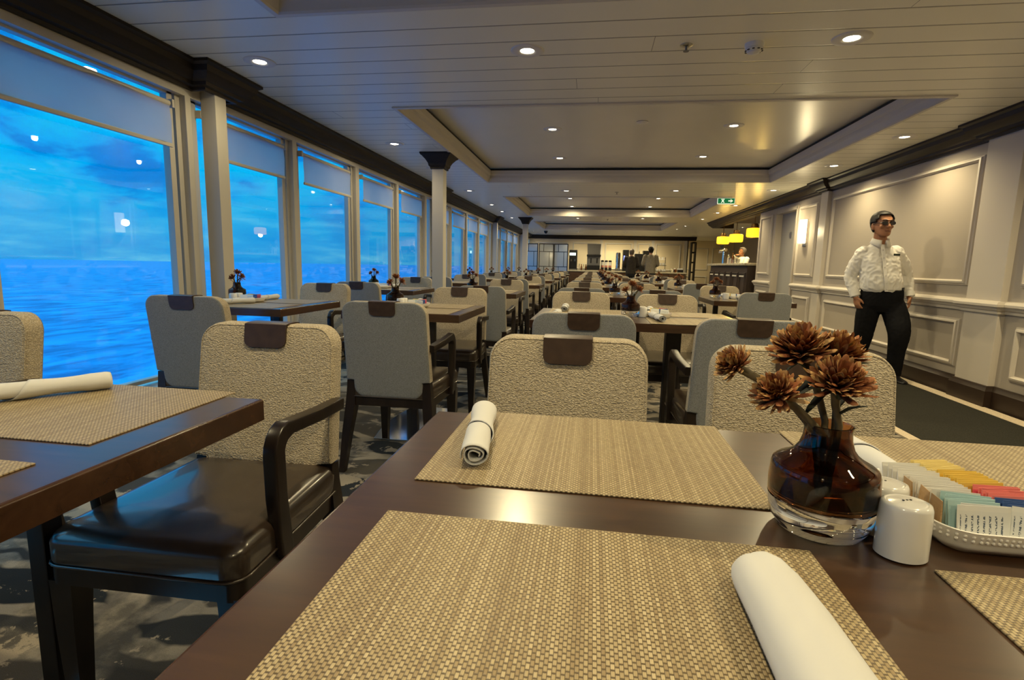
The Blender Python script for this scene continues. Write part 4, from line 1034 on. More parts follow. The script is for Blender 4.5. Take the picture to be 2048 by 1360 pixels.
FIX = {  # measured seats: (row, index, side, k): (x, y)
 ('C', 0, 'near', 0): (-0.02, 2.40), ('C', 0, 'near', 1): (0.61, 2.39), ('C', 0, 'far', 0): (-0.07, 3.56), ('C', 0, 'far', 1): (0.525, 3.54),
 ('C', 1, 'near', 0): (-0.09, 4.80), ('C', 1, 'near', 1): (0.53, 4.80), ('C', 1, 'far', 0): (-0.09, 5.85), ('C', 1, 'far', 1): (0.52, 5.88),
 ('A', 0, 'near', 0): (-0.955, 2.62), ('A', 0, 'far', 0): (-0.99, 3.65), ('A', 1, 'near', 0): (-0.92, 4.63), ('A', 1, 'far', 0): (-1.03, 6.05),
 ('W', 0, 'near', 0): (-1.955, 2.57), ('W', 0, 'far', 0): (-2.12, 3.70), ('W', 1, 'near', 0): (-2.06, 4.72), ('W', 1, 'far', 0): (-2.14, 5.98),
 ('R', 0, 'near', 0): (1.42, 4.90), ('R', 0, 'far', 0): (1.41, 5.88), ('R', 1, 'near', 0): (1.33, 7.10), ('R', 1, 'far', 0): (1.36, 8.12)}
for row in 'CAWR':
    for i, ty in enumerate(ROWY[row]):
        k0 = i+1 if row in 'CAW' else i
        tx = ROWX[row]; where = '%s table in the %s' % (ORD[k0], NAME[row])
        if row == 'C': place(TAB4, (tx, ty, 0), 0, 'dark walnut four-seat table, %s from the front in the centre row' % ORD[k0], 'walnut dining tables')
        else: place({'A': TAB2, 'W': TAB2W, 'R': TAB2R}[row], (tx, ty, 0), 0, 'small dark walnut table, %s from the front in the %s' % (ORD[k0], NAME[row]), 'walnut dining tables')
        xs = (-0.325, 0.27) if row == 'C' else ({'A': 0.05, 'W': 0.13, 'R': -0.06}[row],)
        for k, sx in enumerate(xs):
            for side in ('near', 'far'):
                px, py = FIX.get((row, i, side, k), (tx+sx, ty + (0.52 if side == 'far' else -0.56)))
                seat = (', left seat', ', right seat')[k] if row == 'C' else ''
                chair(px, py, 'near' if side == 'far' else 'far', 'beige armchair on the %s side of the %s%s' % (side, where, seat), rl.uniform(-0.03, 0.03))
        dress(4 if row == 'C' else 2, tx, ty, where, i, row)

# ---- the nearest tables
place(TAB4, (0.2875, 0.58, 0), 0, 'dark walnut four-seat table nearest to us, its left edge running diagonally', 'walnut dining tables')
place(TAB2, (-1.0, 0.60, 0), 0, 'small walnut table at the left edge with blue window reflections', 'walnut dining tables')
place(TAB2W, (-2.17, 0.60, 0), 0, 'small walnut table by the first window at the far left', 'walnut dining tables')
chair(-0.055, 1.10, 'near', 'beige armchair across the nearest table, left of the flowers', 0.0)
chair(0.505, 1.075, 'near', 'beige armchair across the nearest table, behind the flowers', -0.01)
chair(-0.915, 1.125, 'near', 'beige armchair with blue sheen on its leather seat, front left', 0.02)
chair(-1.925, 1.12, 'near', 'beige armchair cut by the left edge, in front of the first window', 0.02)
for x, y, lab in ((0.006, 0.80, 'woven placemat under the left napkin on the nearest table'), (0.006, 0.376, 'largest woven placemat, lower middle on the nearest table'),
                  (0.5655, 0.80, 'woven placemat behind the tray at the right of the nearest table'), (0.5655, 0.362, 'woven placemat in the lower right corner of the nearest table')):
    place(MAT0, (x, y, 0.75), 0, lab, 'woven placemats')
for x, y, lab in ((-0.964, 0.822, 'woven placemat at the far side of the left front table'), (-0.964, 0.413, 'woven placemat at the near side of the left front table, mostly cropped')):
    place(MAT0, (x, y, 0.75), 0.0, lab, 'woven placemats')
z = 0.7524
place(NAP0, (-0.167, 0.800, z), 0.14, 'rolled white napkin with open end facing us on the left placemat', 'rolled napkins')
n2 = make_folded_napkin(); n2.location = (0.158, 0.368, z); n2.rotation_euler = (0, 0, 0.02); n2['label'] = 'large white rolled napkin cut by the bottom edge'; n2['group'] = 'rolled napkins'
place(NAP0, (0.402, 0.815, z), 0.03, 'rolled white napkin behind the near amber vase', 'rolled napkins')
n4 = place(NAP0, (-1.075, 0.862, z), -0.62, 'rolled white napkin on the left front table under the window', 'rolled napkins')

VX, VY = 0.262, 0.600
place(VASE0, (VX, VY, 0.75), 0, 'large amber and clear vase on the nearest table holding five flowers', 'glass bud vases')
place(SALT0, (0.3235, 0.556, 0.75), 0.3, 'white shaker in front, between near vase and tray', 'porcelain shakers')
place(PEP0, (0.3285, 0.606, 0.75), 0.3, 'white shaker half hidden behind the front one on the nearest table', 'porcelain shakers')
TX, TY = 0.431, 0.645
place(TRAY0, (TX, TY, 0.75), 0, 'white condiment tray full of coloured packets at the right edge', 'condiment trays')
# packets standing in rows in the near tray
PS = {k: make_packet(k, w) for k, w in (('pale yellow', 0.047), ('brown', 0.020))}
PS.update(PACK0)
def packs(cn, n, x0, y0, dx, dy, lean, yaw, lab, lift=0.0, lj=0.06):
    for q in range(n):
        o = place(PS[cn], (TX+x0+dx*q, TY+y0+dy*q, 0.7552+lift), 0, '%s, %s from the front' % (lab, ORD[q]), lab + 's')
        o.rotation_euler = (lean + rl.uniform(-lj, lj), rl.uniform(-0.05, 0.05), yaw + rl.uniform(-0.08, 0.08))
packs('printed', 2, -0.021, -0.0700, 0.004, 0.0045, -0.10, -0.05, 'printed white sachet in the near tray')
packs('printed', 1, 0.030, -0.0690, 0, 0, -0.14, -0.08, 'printed white sachet at right in the near tray')
packs('pale blue', 5, -0.022, -0.0590, 0.0005, 0.0048, -0.12, -0.04, 'pale blue packet in the near tray')
packs('dark blue', 4, 0.032, -0.0585, 0.0, 0.0050, -0.10, -0.06, 'dark blue packet in the near tray')
packs('pink', 7, 0.030, -0.0360, 0.0004, 0.0046, -0.14, 0.10, 'pink packet in the near tray')
packs('white', 10, -0.026, -0.0330, -0.0005, 0.0046, -0.16, 0.02, 'plain white packet in the near tray')
packs('yellow', 9, 0.024, 0.0000, -0.0006, 0.0044, -0.12, 0.16, 'yellow packet in the near tray')
packs('pale yellow', 9, 0.012, 0.0420, -0.0008, 0.0036, -0.10, 0.30, 'pale yellow packet in the near tray')
packs('white', 5, -0.030, 0.0180, -0.0007, 0.0075, -0.22, 0.10, 'white packet at the back left of the near tray')
packs('brown', 3, -0.0535, -0.048, -0.0008, 0.023, -0.05, 1.50, 'brown paper sugar stick in the near tray')

# five larger stems in the near vase
NEAR = [((-0.004, -0.002, 0.0), [(0, 0, 0), (-0.010, 0.002, 0.070), (-0.046, 0.000, 0.112), (-0.094, 0.004, 0.137)], 0.021, (-0.75, -0.12, 0.55), 0.42, 'leftmost tan dried flower in the near vase', 31, 2),
        ((-0.002, -0.006, 0.0), [(0, 0, 0), (-0.006, -0.002, 0.070), (-0.036, -0.006, 0.098), (-0.056, -0.010, 0.110)], 0.025, (-0.55, -0.45, 0.75), 0.10, 'low left dried flower in the near vase', 32, 3),
        ((0.001, 0.006, 0.0), [(0, 0, 0), (-0.001, 0.004, 0.080), (-0.014, 0.010, 0.125), (-0.029, 0.014, 0.150)], 0.031, (-0.30, -0.30, 1), 0.15, 'tallest dried flower in the near vase', 33, 2),
        ((0.004, -0.004, 0.0), [(0, 0, 0), (0.003, -0.004, 0.080), (-0.006, -0.010, 0.105), (-0.010, -0.016, 0.124)], 0.029, (0.0, -0.5, 0.9), 0.05, 'front reddish dried flower in the near vase', 34, 4),
        ((0.005, 0.004, 0.0), [(0, 0, 0), (0.004, 0.002, 0.075), (0.006, 0.010, 0.120), (0.005, 0.018, 0.148)], 0.027, (0.30, 0.0, 1), 0.10, 'rear right dried flower in the near vase', 35, 3)]
for b, pts, rad, hd, pale, lab, seed, nl in NEAR:
    o = make_stem(seed, (VX+b[0], VY+b[1], 0.75+0.0405), pts, rad, hd, pale, nl, 150, 0.0030); o['label'] = lab; o['group'] = 'dried flowers in the near vase'
# ------------------------------------------------------------------ people
def fuse(g, name, mat, parent, voxel=0.006, smooth=4, disp=None):
    """fuses overlapping closed shapes into one continuous skin"""
    bmesh.ops.recalc_face_normals(g.bm, faces=g.bm.faces[:])
    me = bpy.data.meshes.new(name); g.bm.to_mesh(me); g.bm.free()
    o = bpy.data.objects.new(name, me); COL.objects.link(o)
    m = o.modifiers.new('fuse', 'REMESH'); m.mode = 'VOXEL'; m.voxel_size = voxel; m.use_smooth_shade = True
    if smooth: s = o.modifiers.new('smooth', 'SMOOTH'); s.iterations = smooth; s.factor = 0.5
    dg = bpy.context.evaluated_depsgraph_get(); me2 = bpy.data.meshes.new_from_object(o.evaluated_get(dg))
    bpy.data.objects.remove(o); me2.materials.clear(); me2.materials.append(mat); me2.name = name
    for p in me2.polygons: p.use_smooth = True
    if disp:
        for v in me2.vertices:
            v.co += v.normal * disp(v.co)
    o = bpy.data.objects.new(name, me2); COL.objects.link(o); o.parent = parent; return o
def catmull(pts, n=5):
    P = [Vector(p) for p in pts]; out = []
    for i in range(len(P)-1):
        p0, p1, p2, p3 = P[max(i-1, 0)], P[i], P[i+1], P[min(i+2, len(P)-1)]
        for k in range(n):
            t = k/n; out.append(0.5*((2*p1) + (p2-p0)*t + (2*p0-5*p1+4*p2-p3)*t*t + (3*p1-p0-3*p2+p3)*t**3))
    out.append(P[-1]); return out
def limb(g, pts, rad, n=14, k=5):
    P = catmull(pts, k); r = [q.x for q in catmull([(a, 0, 0) for a in rad], k)]
    g.tube(P, r, n)
    for p, q in ((P[0], r[0]), (P[-1], r[-1])): ball(g, p, (q, q, q))
def ball(g, c, r, M=None, n=14):
    t = bmesh.new(); bmesh.ops.create_uvsphere(t, u_segments=n, v_segments=max(6, n//2+1), radius=1.0)
    X = Matrix.Translation(c) @ (M if M is not None else Matrix.Identity(4)) @ Matrix.Diagonal((*r, 1)); t.transform(X); g.take(t)
def rings(g, R_, n=24, p=2.3):
    """superellipse sections (cx, cy, cz, rx, ry)"""
    out = []
    for cx, cy, cz, rx, ry in R_:
        q = []
        for j in range(n):
            a = 2*PI*j/n; ca, sa = math.cos(a), math.sin(a)
            q.append((cx + rx*math.copysign(abs(ca)**(2/p), ca), cy + ry*math.copysign(abs(sa)**(2/p), sa), cz))
        out.append(q)
    g.loft(out)
HEAD = [(0.0, 0.026, 0.030, -0.056), (0.012, 0.041, 0.046, -0.044), (0.035, 0.054, 0.066, -0.024), (0.065, 0.063, 0.079, -0.010), (0.10, 0.070, 0.088, 0.0), (0.135, 0.074, 0.094, 0.004),
        (0.165, 0.073, 0.093, 0.006), (0.190, 0.062, 0.080, 0.008), (0.210, 0.041, 0.055, 0.010), (0.222, 0.014, 0.018, 0.010)]
def head_pts(off=0.0, n=28):
    zs = [i/26*0.222 for i in range(27)]; out = []
    for z_ in zs:
        k = max(i for i in range(len(HEAD)) if HEAD[i][0] <= z_+1e-9); k = min(k, len(HEAD)-2); a, b = HEAD[k], HEAD[k+1]; t = (z_-a[0])/(b[0]-a[0])
        rx, ry, cy = [a[i]+(b[i]-a[i])*t for i in (1, 2, 3)]
        out.append([Vector(((rx+off)*math.cos(2*PI*j/n), cy+(ry+off)*math.sin(2*PI*j/n), z_ + off*max(0, (z_-0.16)/0.06))) for j in range(n)])
    return out
def head_into(g, M):
    t = G(); t.loft(head_pts())
    limb(t, [(0, -0.086, 0.128), (0, -0.100, 0.098), (0, -0.106, 0.082)], [0.009, 0.012, 0.013], 8, 3)
    ball(t, (0, -0.104, 0.078), (0.018, 0.013, 0.010)); ball(t, (0, -0.083, 0.043), (0.024, 0.012, 0.010)); ball(t, (0, -0.080, 0.022), (0.022, 0.016, 0.014))
    ball(t, (0, -0.084, 0.140), (0.050, 0.014, 0.010)); ball(t, (-0.040, -0.066, 0.085), (0.020, 0.018, 0.018)); ball(t, (0.040, -0.066, 0.085), (0.020, 0.018, 0.018))
    for s in (-1, 1): ball(t, (s*0.074, 0.012, 0.098), (0.010, 0.020, 0.032)); ball(t, (s*0.073, 0.006, 0.072), (0.008, 0.012, 0.012))
    t.bm.transform(M); g.take(t.bm)
def hair(M, mat, parent, front=0.178, side=0.115, back=0.045, off=0.008, name='hair'):
    P = head_pts(off); n = 28; g = G(); vs = [[g.bm.verts.new(M @ p) for p in r] for r in P]
    for i in range(len(P)-1):
        for j in range(n):
            a = 2*PI*(j+0.5)/n; s = math.sin(a); zl = front if s < -0.55 else (side if s < 0.15 else back)
            if s < -0.35 and s >= -0.55: zl = (front+side)/2
            if P[i][j].z >= zl: g.bm.faces.new((vs[i][j], vs[i][(j+1) % n], vs[i+1][(j+1) % n], vs[i+1][j]))
    g.bm.faces.new(vs[-1])
    for v in [v for v in g.bm.verts if not v.link_faces]: g.bm.verts.remove(v)
    o = g.obj(name, mat, parent, angle=180); s = o.modifiers.new('thick', 'SOLIDIFY'); s.thickness = 0.008; s.offset = 1; return o
def hand_into(g, wrist, d, palm_n, thumb_side, curl=0.5, sc=1.0):
    """palm and five fingers from the wrist along d; palm_n = where the palm faces; thumb_side = direction of the thumb edge"""
    d = Vector(d).normalized(); pn = Vector(palm_n); pn = (pn - d*pn.dot(d)).normalized(); ts = d.cross(pn); ts = ts if ts.dot(Vector(thumb_side)) > 0 else -ts; w = Vector(wrist)
    B = Matrix((ts, pn, d)).transposed().to_4x4()
    limb(g, [w - d*0.02*sc, w + d*0.012*sc], [0.023*sc, 0.024*sc], 10, 3)
    ball(g, w + d*0.048*sc, (0.039*sc, 0.016*sc, 0.048*sc), B); ball(g, w + d*0.07*sc, (0.036*sc, 0.013*sc, 0.026*sc), B)
    for k, (off, L, r) in enumerate(((0.029, 0.068, 0.0088), (0.0105, 0.077, 0.0092), (-0.009, 0.072, 0.0088), (-0.027, 0.056, 0.0078))):
        b = w + d*0.082*sc + ts*off*sc; c = curl*(0.9+0.12*k); sp = ts*off*0.25
        p1 = b + (d*math.cos(c*0.5) + pn*math.sin(c*0.5))*L*0.45*sc + sp*sc*0.4
        p2 = p1 + (d*math.cos(c*1.3) + pn*math.sin(c*1.3))*L*0.32*sc
        p3 = p2 + (d*math.cos(c*1.9) + pn*math.sin(c*1.9))*L*0.23*sc
        limb(g, [b - d*0.015*sc, b, p1, p2, p3], [r*1.1*sc, r*1.05*sc, r*sc, r*0.92*sc, r*0.78*sc], 8, 3)
    t0 = w + d*0.028*sc + ts*0.030*sc; t1 = t0 + (d*0.7 + ts*0.62 + pn*0.25).normalized()*0.034*sc; t2 = t1 + (d*0.92 + ts*0.12 + pn*0.35).normalized()*0.028*sc
    limb(g, [w + d*0.018*sc + ts*0.016*sc, t0, t1, t2], [0.013*sc, 0.0125*sc, 0.0105*sc, 0.0085*sc], 8, 3)
def shoe(parent, heel, fwd, name='shoe'):
    f = Vector((fwd[0], fwd[1], 0)).normalized(); s = Vector((-f.y, f.x, 0)); h = Vector(heel); g = G(); R_ = []
    for t_, w_, hh in ((-0.03, 0.025, 0.05), (0.0, 0.034, 0.085), (0.06, 0.036, 0.075), (0.12, 0.042, 0.052), (0.18, 0.045, 0.042), (0.22, 0.038, 0.036), (0.245, 0.018, 0.028)):
        c = h + f*t_; R_.append([c + s*w_*math.cos(a) + Vector((0, 0, hh*0.5 + hh*0.5*math.sin(a))) for a in [2*PI*j/14 for j in range(14)]])
    g.loft(R_); return g.obj(name, M_dark, parent, angle=60)
def folds(seed, amp, sx=1.0, low=None):
    sd = Vector((seed*3.1, seed*1.7, seed*0.9))
    def f(co):
        q = Vector((co.x*9*sx, co.y*9, co.z*6)) + sd; d = noise.noise(q + Vector((0, 0, noise.noise(q*0.7)*1.6)))
        e = noise.noise(Vector((co.x*22+co.z*10, co.y*20, co.z*24-co.x*8)) + sd)
        return amp*(0.7*d + 0.55*(1-abs(e)*2.2) - 0.3)
    return f
def collar(parent, M, mat):
    """turned-down shirt collar around the neck"""
    g = G(); n = 22; rows = []
    for i in range(n+1):
        a = math.radians(-78) + (2*PI - math.radians(24))*i/n          # open at the front (-Y)
        a = -PI/2 + math.radians(14) + (2*PI - math.radians(28))*i/n
        ca, sa = math.cos(a), math.sin(a); fr = max(0, -sa); up = 0.012*(1-fr)
        rows.append([g.bm.verts.new(M @ Vector((0.060*ca, 0.066*sa, 0.002))), g.bm.verts.new(M @ Vector((0.062*ca, 0.067*sa-0.002, 0.034+up))),
                     g.bm.verts.new(M @ Vector((0.070*ca, 0.074*sa-0.003, 0.034+up))), g.bm.verts.new(M @ Vector((0.085*ca*(1+0.15*fr), 0.085*sa - 0.012*fr, -0.004-0.034*fr**3)))])
    for a, b in zip(rows, rows[1:]):
        for k in range(3): g.bm.faces.new((a[k], b[k], b[k+1], a[k+1]))
    o = g.obj('collar', mat, parent, angle=180); s = o.modifiers.new('thick', 'SOLIDIFY'); s.thickness = 0.0025; return o

# ---- waiter walking past the panelled wall towards us
wt = thing('person', 'waiter in white shirt, black trousers and glasses walking beside the panelled wall', 'person', (2.73, 5.56, 0.0), -0.16)
Hn = Matrix.Translation((-0.030, -0.005, 1.372)) @ Matrix.Rotation(math.radians(14), 4, 'Z') @ Matrix.Rotation(math.radians(-3), 4, 'X') @ Matrix.Diagonal((1.05, 1.05, 1.03, 1))
shR, elR, wrR = Vector((-0.180, 0.030, 1.225)), Vector((-0.228, 0.075, 0.985)), Vector((-0.176, 0.020, 0.800))
shL, elL, wrL = Vector((0.142, 0.036, 1.232)), Vector((0.262, 0.140, 1.020)), Vector((0.295, 0.090, 0.815))
g = G(); head_into(g, Hn)
limb(g, [(-0.026, 0.030, 1.26), (-0.028, 0.022, 1.34), (-0.030, 0.012, 1.42)], [0.062, 0.055, 0.056], 14, 4)
rings(g, [(0.03, 0.03, 0.72, 0.15, 0.10), (0.02, 0.025, 0.90, 0.14, 0.105), (-0.01, 0.025, 1.10, 0.14, 0.10), (-0.015, 0.03, 1.22, 0.13, 0.08), (-0.02, 0.03, 1.29, 0.07, 0.06)])
limb(g, [shR+Vector((0.02, 0, -0.02)), elR, wrR], [0.040, 0.036, 0.025]); limb(g, [shL+Vector((-0.02, 0, -0.02)), elL, wrL], [0.040, 0.036, 0.025])
hand_into(g, wrR, (0.22, -0.18, -1), (0.9, 0.35, 0), (0.2, -1, 0), 0.75, 1.03); hand_into(g, wrL, (-0.02, -0.25, -1), (-1, 0.2, 0), (0, -1, 0), 0.7, 1.0)
limb(g, [(-0.055, 0.04, 0.74), (-0.050, 0.08, 0.42), (-0.02, 0.26, 0.11)], [0.075, 0.055, 0.038]); limb(g, [(0.14, 0.02, 0.74), (0.165, -0.10, 0.44), (0.205, -0.02, 0.09)], [0.075, 0.055, 0.038])
fuse(g, 'body', M_skin, wt, 0.0055, 3)
hair(Hn, M_hair, wt, 0.186, 0.120, 0.05, 0.007)
# shirt: torso, sleeves with cuffs
g = G(); rings(g, [(0.040, 0.030, 0.850, 0.162, 0.125), (0.030, 0.020, 0.885, 0.176, 0.140), (0.018, 0.012, 0.96, 0.174, 0.146), (0.0, 0.016, 1.06, 0.166, 0.134), (-0.012, 0.024, 1.15, 0.166, 0.120), (-0.016, 0.030, 1.215, 0.160, 0.100), (-0.020, 0.032, 1.268, 0.118, 0.078), (-0.024, 0.030, 1.312, 0.066, 0.060)])
limb(g, [shR+Vector((0.03, 0, 0.0)), (shR+elR)/2, elR, (elR+wrR)/2, wrR+Vector((-0.004, 0.006, 0.022))], [0.066, 0.062, 0.055, 0.049, 0.042])
limb(g, [shL+Vector((-0.03, 0, 0.0)), (shL+elL)/2, elL, (elL+wrL)/2, wrL+Vector((0, 0.006, 0.022))], [0.066, 0.062, 0.055, 0.049, 0.042])
sh = fuse(g, 'shirt', M_shirt, wt, 0.008, 3, folds(1, 0.011))
g = G()
for w_, e_ in ((wrR, elR), (wrL, elL)):
    d = (w_-e_).normalized(); g.tube([w_ - d*0.045, w_ - d*0.002], [0.0465, 0.0445], 18)
g.obj('cuff', M_shirt, sh, angle=60)
collar(wt, Matrix.Translation((-0.026, 0.014, 1.315)) @ Matrix.Rotation(math.radians(6), 4, 'Z') @ Matrix.Rotation(math.radians(8), 4, 'X'), M_shirt)
g = G(); pl = catmull([(-0.030, -0.062, 1.300), (-0.020, -0.100, 1.20), (-0.004, -0.130, 1.06), (0.016, -0.146, 0.94), (0.03, -0.126, 0.86)], 5); g.loft([[p+Vector((-0.014, 0, 0)), p+Vector((-0.014, -0.005, 0)), p+Vector((0.014, -0.005, 0)), p+Vector((0.014, 0, 0))] for p in pl]); g.obj('placket', M_shirt, sh, angle=60)
g = G()
for p in pl[3::3]: g.tube([p+Vector((0, -0.004, 0)), p+Vector((0, -0.008, 0))], 0.005, 8)
g.obj('button', M_ring, sh)
g = G(); g.box((0.088, -0.094, 1.205), (0.064, 0.006, 0.020), 0.002, rot=Matrix.Rotation(math.radians(24), 4, 'Z')); g.obj('name_badge', pm('badge_green', (0.03, 0.05, 0.04), 0.35), wt)
# trousers
g = G(); rings(g, [(0.042, 0.032, 0.885, 0.172, 0.130), (0.044, 0.032, 0.80, 0.180, 0.135), (0.046, 0.034, 0.72, 0.176, 0.128), (0.046, 0.034, 0.66, 0.12, 0.10)])
limb(g, [(-0.042, 0.036, 0.74), (-0.052, 0.055, 0.58), (-0.056, 0.085, 0.40), (-0.044, 0.18, 0.24), (-0.020, 0.28, 0.10)], [0.104, 0.097, 0.082, 0.070, 0.062])
limb(g, [(0.136, 0.026, 0.74), (0.168, -0.045, 0.60), (0.180, -0.110, 0.46), (0.190, -0.07, 0.28), (0.205, -0.022, 0.07)], [0.104, 0.105, 0.090, 0.073, 0.064])
fuse(g, 'trousers', M_trous, wt, 0.008, 3, folds(4, 0.004))
g = G(); g.sweep([(0.042+0.176*math.cos(2*PI*i/32), 0.032+0.134*math.sin(2*PI*i/32)) for i in range(32)], [(0, 0.868), (0.0, 0.900), (-0.004, 0.900), (-0.004, 0.868)], closed=True); g.obj('belt', M_dark, wt)
shoe(wt, (-0.02, 0.29, 0.055), (0.15, -1, 0)); shoe(wt, (0.205, 0.005, 0.0), (0.12, -1, 0))
# glasses, eyes, brows, mouth
g = G()
for s in (-1, 1):
    c = Vector((s*0.033, -0.101, 0.114)); g.tube([Hn @ (c + Vector((0.024*math.cos(a), 0.010*abs(math.cos(a))*0.6, 0.0155*math.sin(a)))) for a in [2*PI*k/18 for k in range(18)]], 0.0032, 6, closed=True)
    g.tube([Hn @ Vector((s*0.057, -0.094, 0.118)), Hn @ Vector((s*0.080, -0.05, 0.116)), Hn @ Vector((s*0.078, 0.02, 0.112))], 0.0030, 6)
g.tube([Hn @ Vector((-0.010, -0.104, 0.118)), Hn @ Vector((0.010, -0.104, 0.118))], 0.0028, 6); gl = g.obj('glasses', M_dark, wt, angle=180)
g = G()
for s in (-1, 1):
    c = Vector((s*0.033, -0.100, 0.114)); g.loft([[Hn @ (c + Vector((0.022*math.cos(a), dy, 0.0145*math.sin(a)))) for a in [2*PI*k/18 for k in range(18)]] for dy in (-0.0012, 0.0012)])
g.obj('tinted_lens', pm('smoked_lens', (0.02, 0.016, 0.02), 0.08, spec=0.6), gl)
g = G()
for s in (-1, 1): ball(g, Hn @ Vector((s*0.032, -0.081, 0.113)), (0.013, 0.010, 0.010))
g.obj('eye', M_white, wt)
g = G()
for s in (-1, 1): limb(g, [Hn @ Vector((s*0.014, -0.099, 0.139)), Hn @ Vector((s*0.034, -0.097, 0.144)), Hn @ Vector((s*0.054, -0.078, 0.139))], [0.004, 0.0045, 0.003], 6, 3)
g.obj('eyebrow', M_hair, wt)
g = G(); limb(g, [Hn @ Vector((-0.024, -0.088, 0.0440)), Hn @ Vector((0, -0.0955, 0.0455)), Hn @ Vector((0.024, -0.088, 0.0440))], [0.002, 0.0036, 0.002], 6, 4); g.obj('mouth', pm('lip', (0.16, 0.055, 0.04), 0.5), wt)

# ---- simpler standing figures farther off
def standing(label, loc, rz, H, topm, legm, hairm, cap=None, arms='fwd', seed=3, skin=M_skin2):
    t = thing('person', label, 'person', loc, rz); k = H/1.70
    Hh = Matrix.Translation((0, -0.01*k, 1.478*k)) @ Matrix.Rotation(math.radians(-8), 4, 'X') @ Matrix.Scale(k, 4)
    if arms == 'fwd': A = [((s*0.185*k, 0.01, 1.38*k), (s*0.255*k, -0.03*k, 1.11*k), (s*0.17*k, -0.26*k, 1.04*k)) for s in (-1, 1)]
    elif arms == 'drink': A = [((0.185*k, 0.01, 1.38*k), (0.23*k, -0.10*k, 1.12*k), (0.08*k, -0.27*k, 1.16*k)), ((-0.185*k, 0.01, 1.38*k), (-0.27*k, -0.16*k, 1.24*k), (-0.085*k, -0.150*k, 1.475*k))]
    g = G(); head_into(g, Hh)
    limb(g, [(0, 0.015, 1.38*k), (0, 0.01, 1.45*k), (0, 0.0, 1.53*k)], [0.062*k, 0.055*k, 0.055*k], 12, 3)
    rings(g, [(0, 0, 0.84*k, 0.15*k, 0.10*k), (0, 0, 1.15*k, 0.15*k, 0.10*k), (0, 0.01, 1.36*k, 0.14*k, 0.08*k)])
    for sh_, el_, wr_ in A:
        limb(g, [sh_, el_, wr_], [0.048*k, 0.038*k, 0.026*k]); hd = (Vector(wr_)-Vector(el_)).normalized()
        hand_into(g, wr_, hd if arms == 'fwd' or wr_[2] < 1.3*k else (0.75, -0.2, 0.4), (-wr_[0], 0, -0.2), (0, 0, 1), 0.9, k)
    for s in (-1, 1): limb(g, [(s*0.09*k, 0, 0.86*k), (s*0.10*k, -0.01, 0.48*k), (s*0.10*k, 0.01, 0.09*k)], [0.08*k, 0.056*k, 0.04*k])
    fuse(g, 'body', skin, t, 0.009, 3)
    if cap is not None:
        hair(Hh, hairm, t, 0.19, 0.10, 0.035, 0.007); hair(Hh, cap, t, 0.150, 0.140, 0.125, 0.016, 'cap')
    else: hair(Hh, hairm, t, 0.178, 0.085, 0.02, 0.011)
    g = G(); rings(g, [(0, 0.0, 0.80*k, 0.185*k, 0.128*k), (0, 0, 0.95*k, 0.182*k, 0.128*k), (0, 0, 1.15*k, 0.19*k, 0.13*k), (0, 0.01, 1.30*k, 0.19*k, 0.115*k), (0, 0.012, 1.395*k, 0.135*k, 0.09*k), (0, 0.012, 1.45*k, 0.075*k, 0.07*k)])
    for sh_, el_, wr_ in A:
        a, b, c = Vector(sh_), Vector(el_), Vector(wr_); limb(g, [a, (a+b)/2, b, (b+c)/2, c - (c-b).normalized()*0.02], [0.078*k, 0.07*k, 0.062*k, 0.054*k, 0.045*k])
    fuse(g, 'jacket' if topm is not M_shirt else 'shirt', topm, t, 0.012, 3, folds(seed, 0.007))
    g = G(); rings(g, [(0, 0, 0.90*k, 0.165*k, 0.118*k), (0, 0, 0.80*k, 0.17*k, 0.12*k), (0, 0, 0.72*k, 0.15*k, 0.10*k)])
    for s in (-1, 1): limb(g, [(s*0.088*k, 0, 0.80*k), (s*0.10*k, -0.01, 0.48*k), (s*0.10*k, 0.012, 0.06*k)], [0.092*k, 0.074*k, 0.06*k])
    fuse(g, 'trousers', legm, t, 0.012, 3)
    for s in (-1, 1): shoe(t, (s*0.10*k, 0.03, 0.0), (s*0.15, -1, 0))
    if arms == 'drink':
        g = G()
        for s in (-1, 1): ball(g, Hh @ Vector((s*0.032, -0.081, 0.113)), (0.012, 0.009, 0.008))
        g.obj('eye', M_dark, t)
    return t
M_jack1 = pm('dark_brown_jacket', (0.030, 0.024, 0.020), 0.8, noise_=(30, 0.3)); M_jack2 = pm('grey_beige_jacket', (0.23, 0.205, 0.165), 0.85, noise_=(25, 0.12)); M_navy = pm('dark_trousers', (0.012, 0.013, 0.018), 0.85)
standing('guest in dark jacket seen from behind at the buffet counter', (1.36, 19.55, 0), PI, 1.66, M_jack1, M_navy, M_hairg, None, 'fwd', 5)
standing('guest in grey jacket and dark cap seen from behind at the buffet', (2.02, 19.45, 0), PI, 1.74, M_jack2, M_navy, M_hair, pm('black_cap', (0.010, 0.010, 0.012), 0.8), 'fwd', 7)
standing('bar attendant in white shirt with a hand raised to his face', (3.86, 14.75, 0), math.radians(-62), 1.60, M_shirt, M_trous, M_hairg, None, 'drink', 9, M_skin)
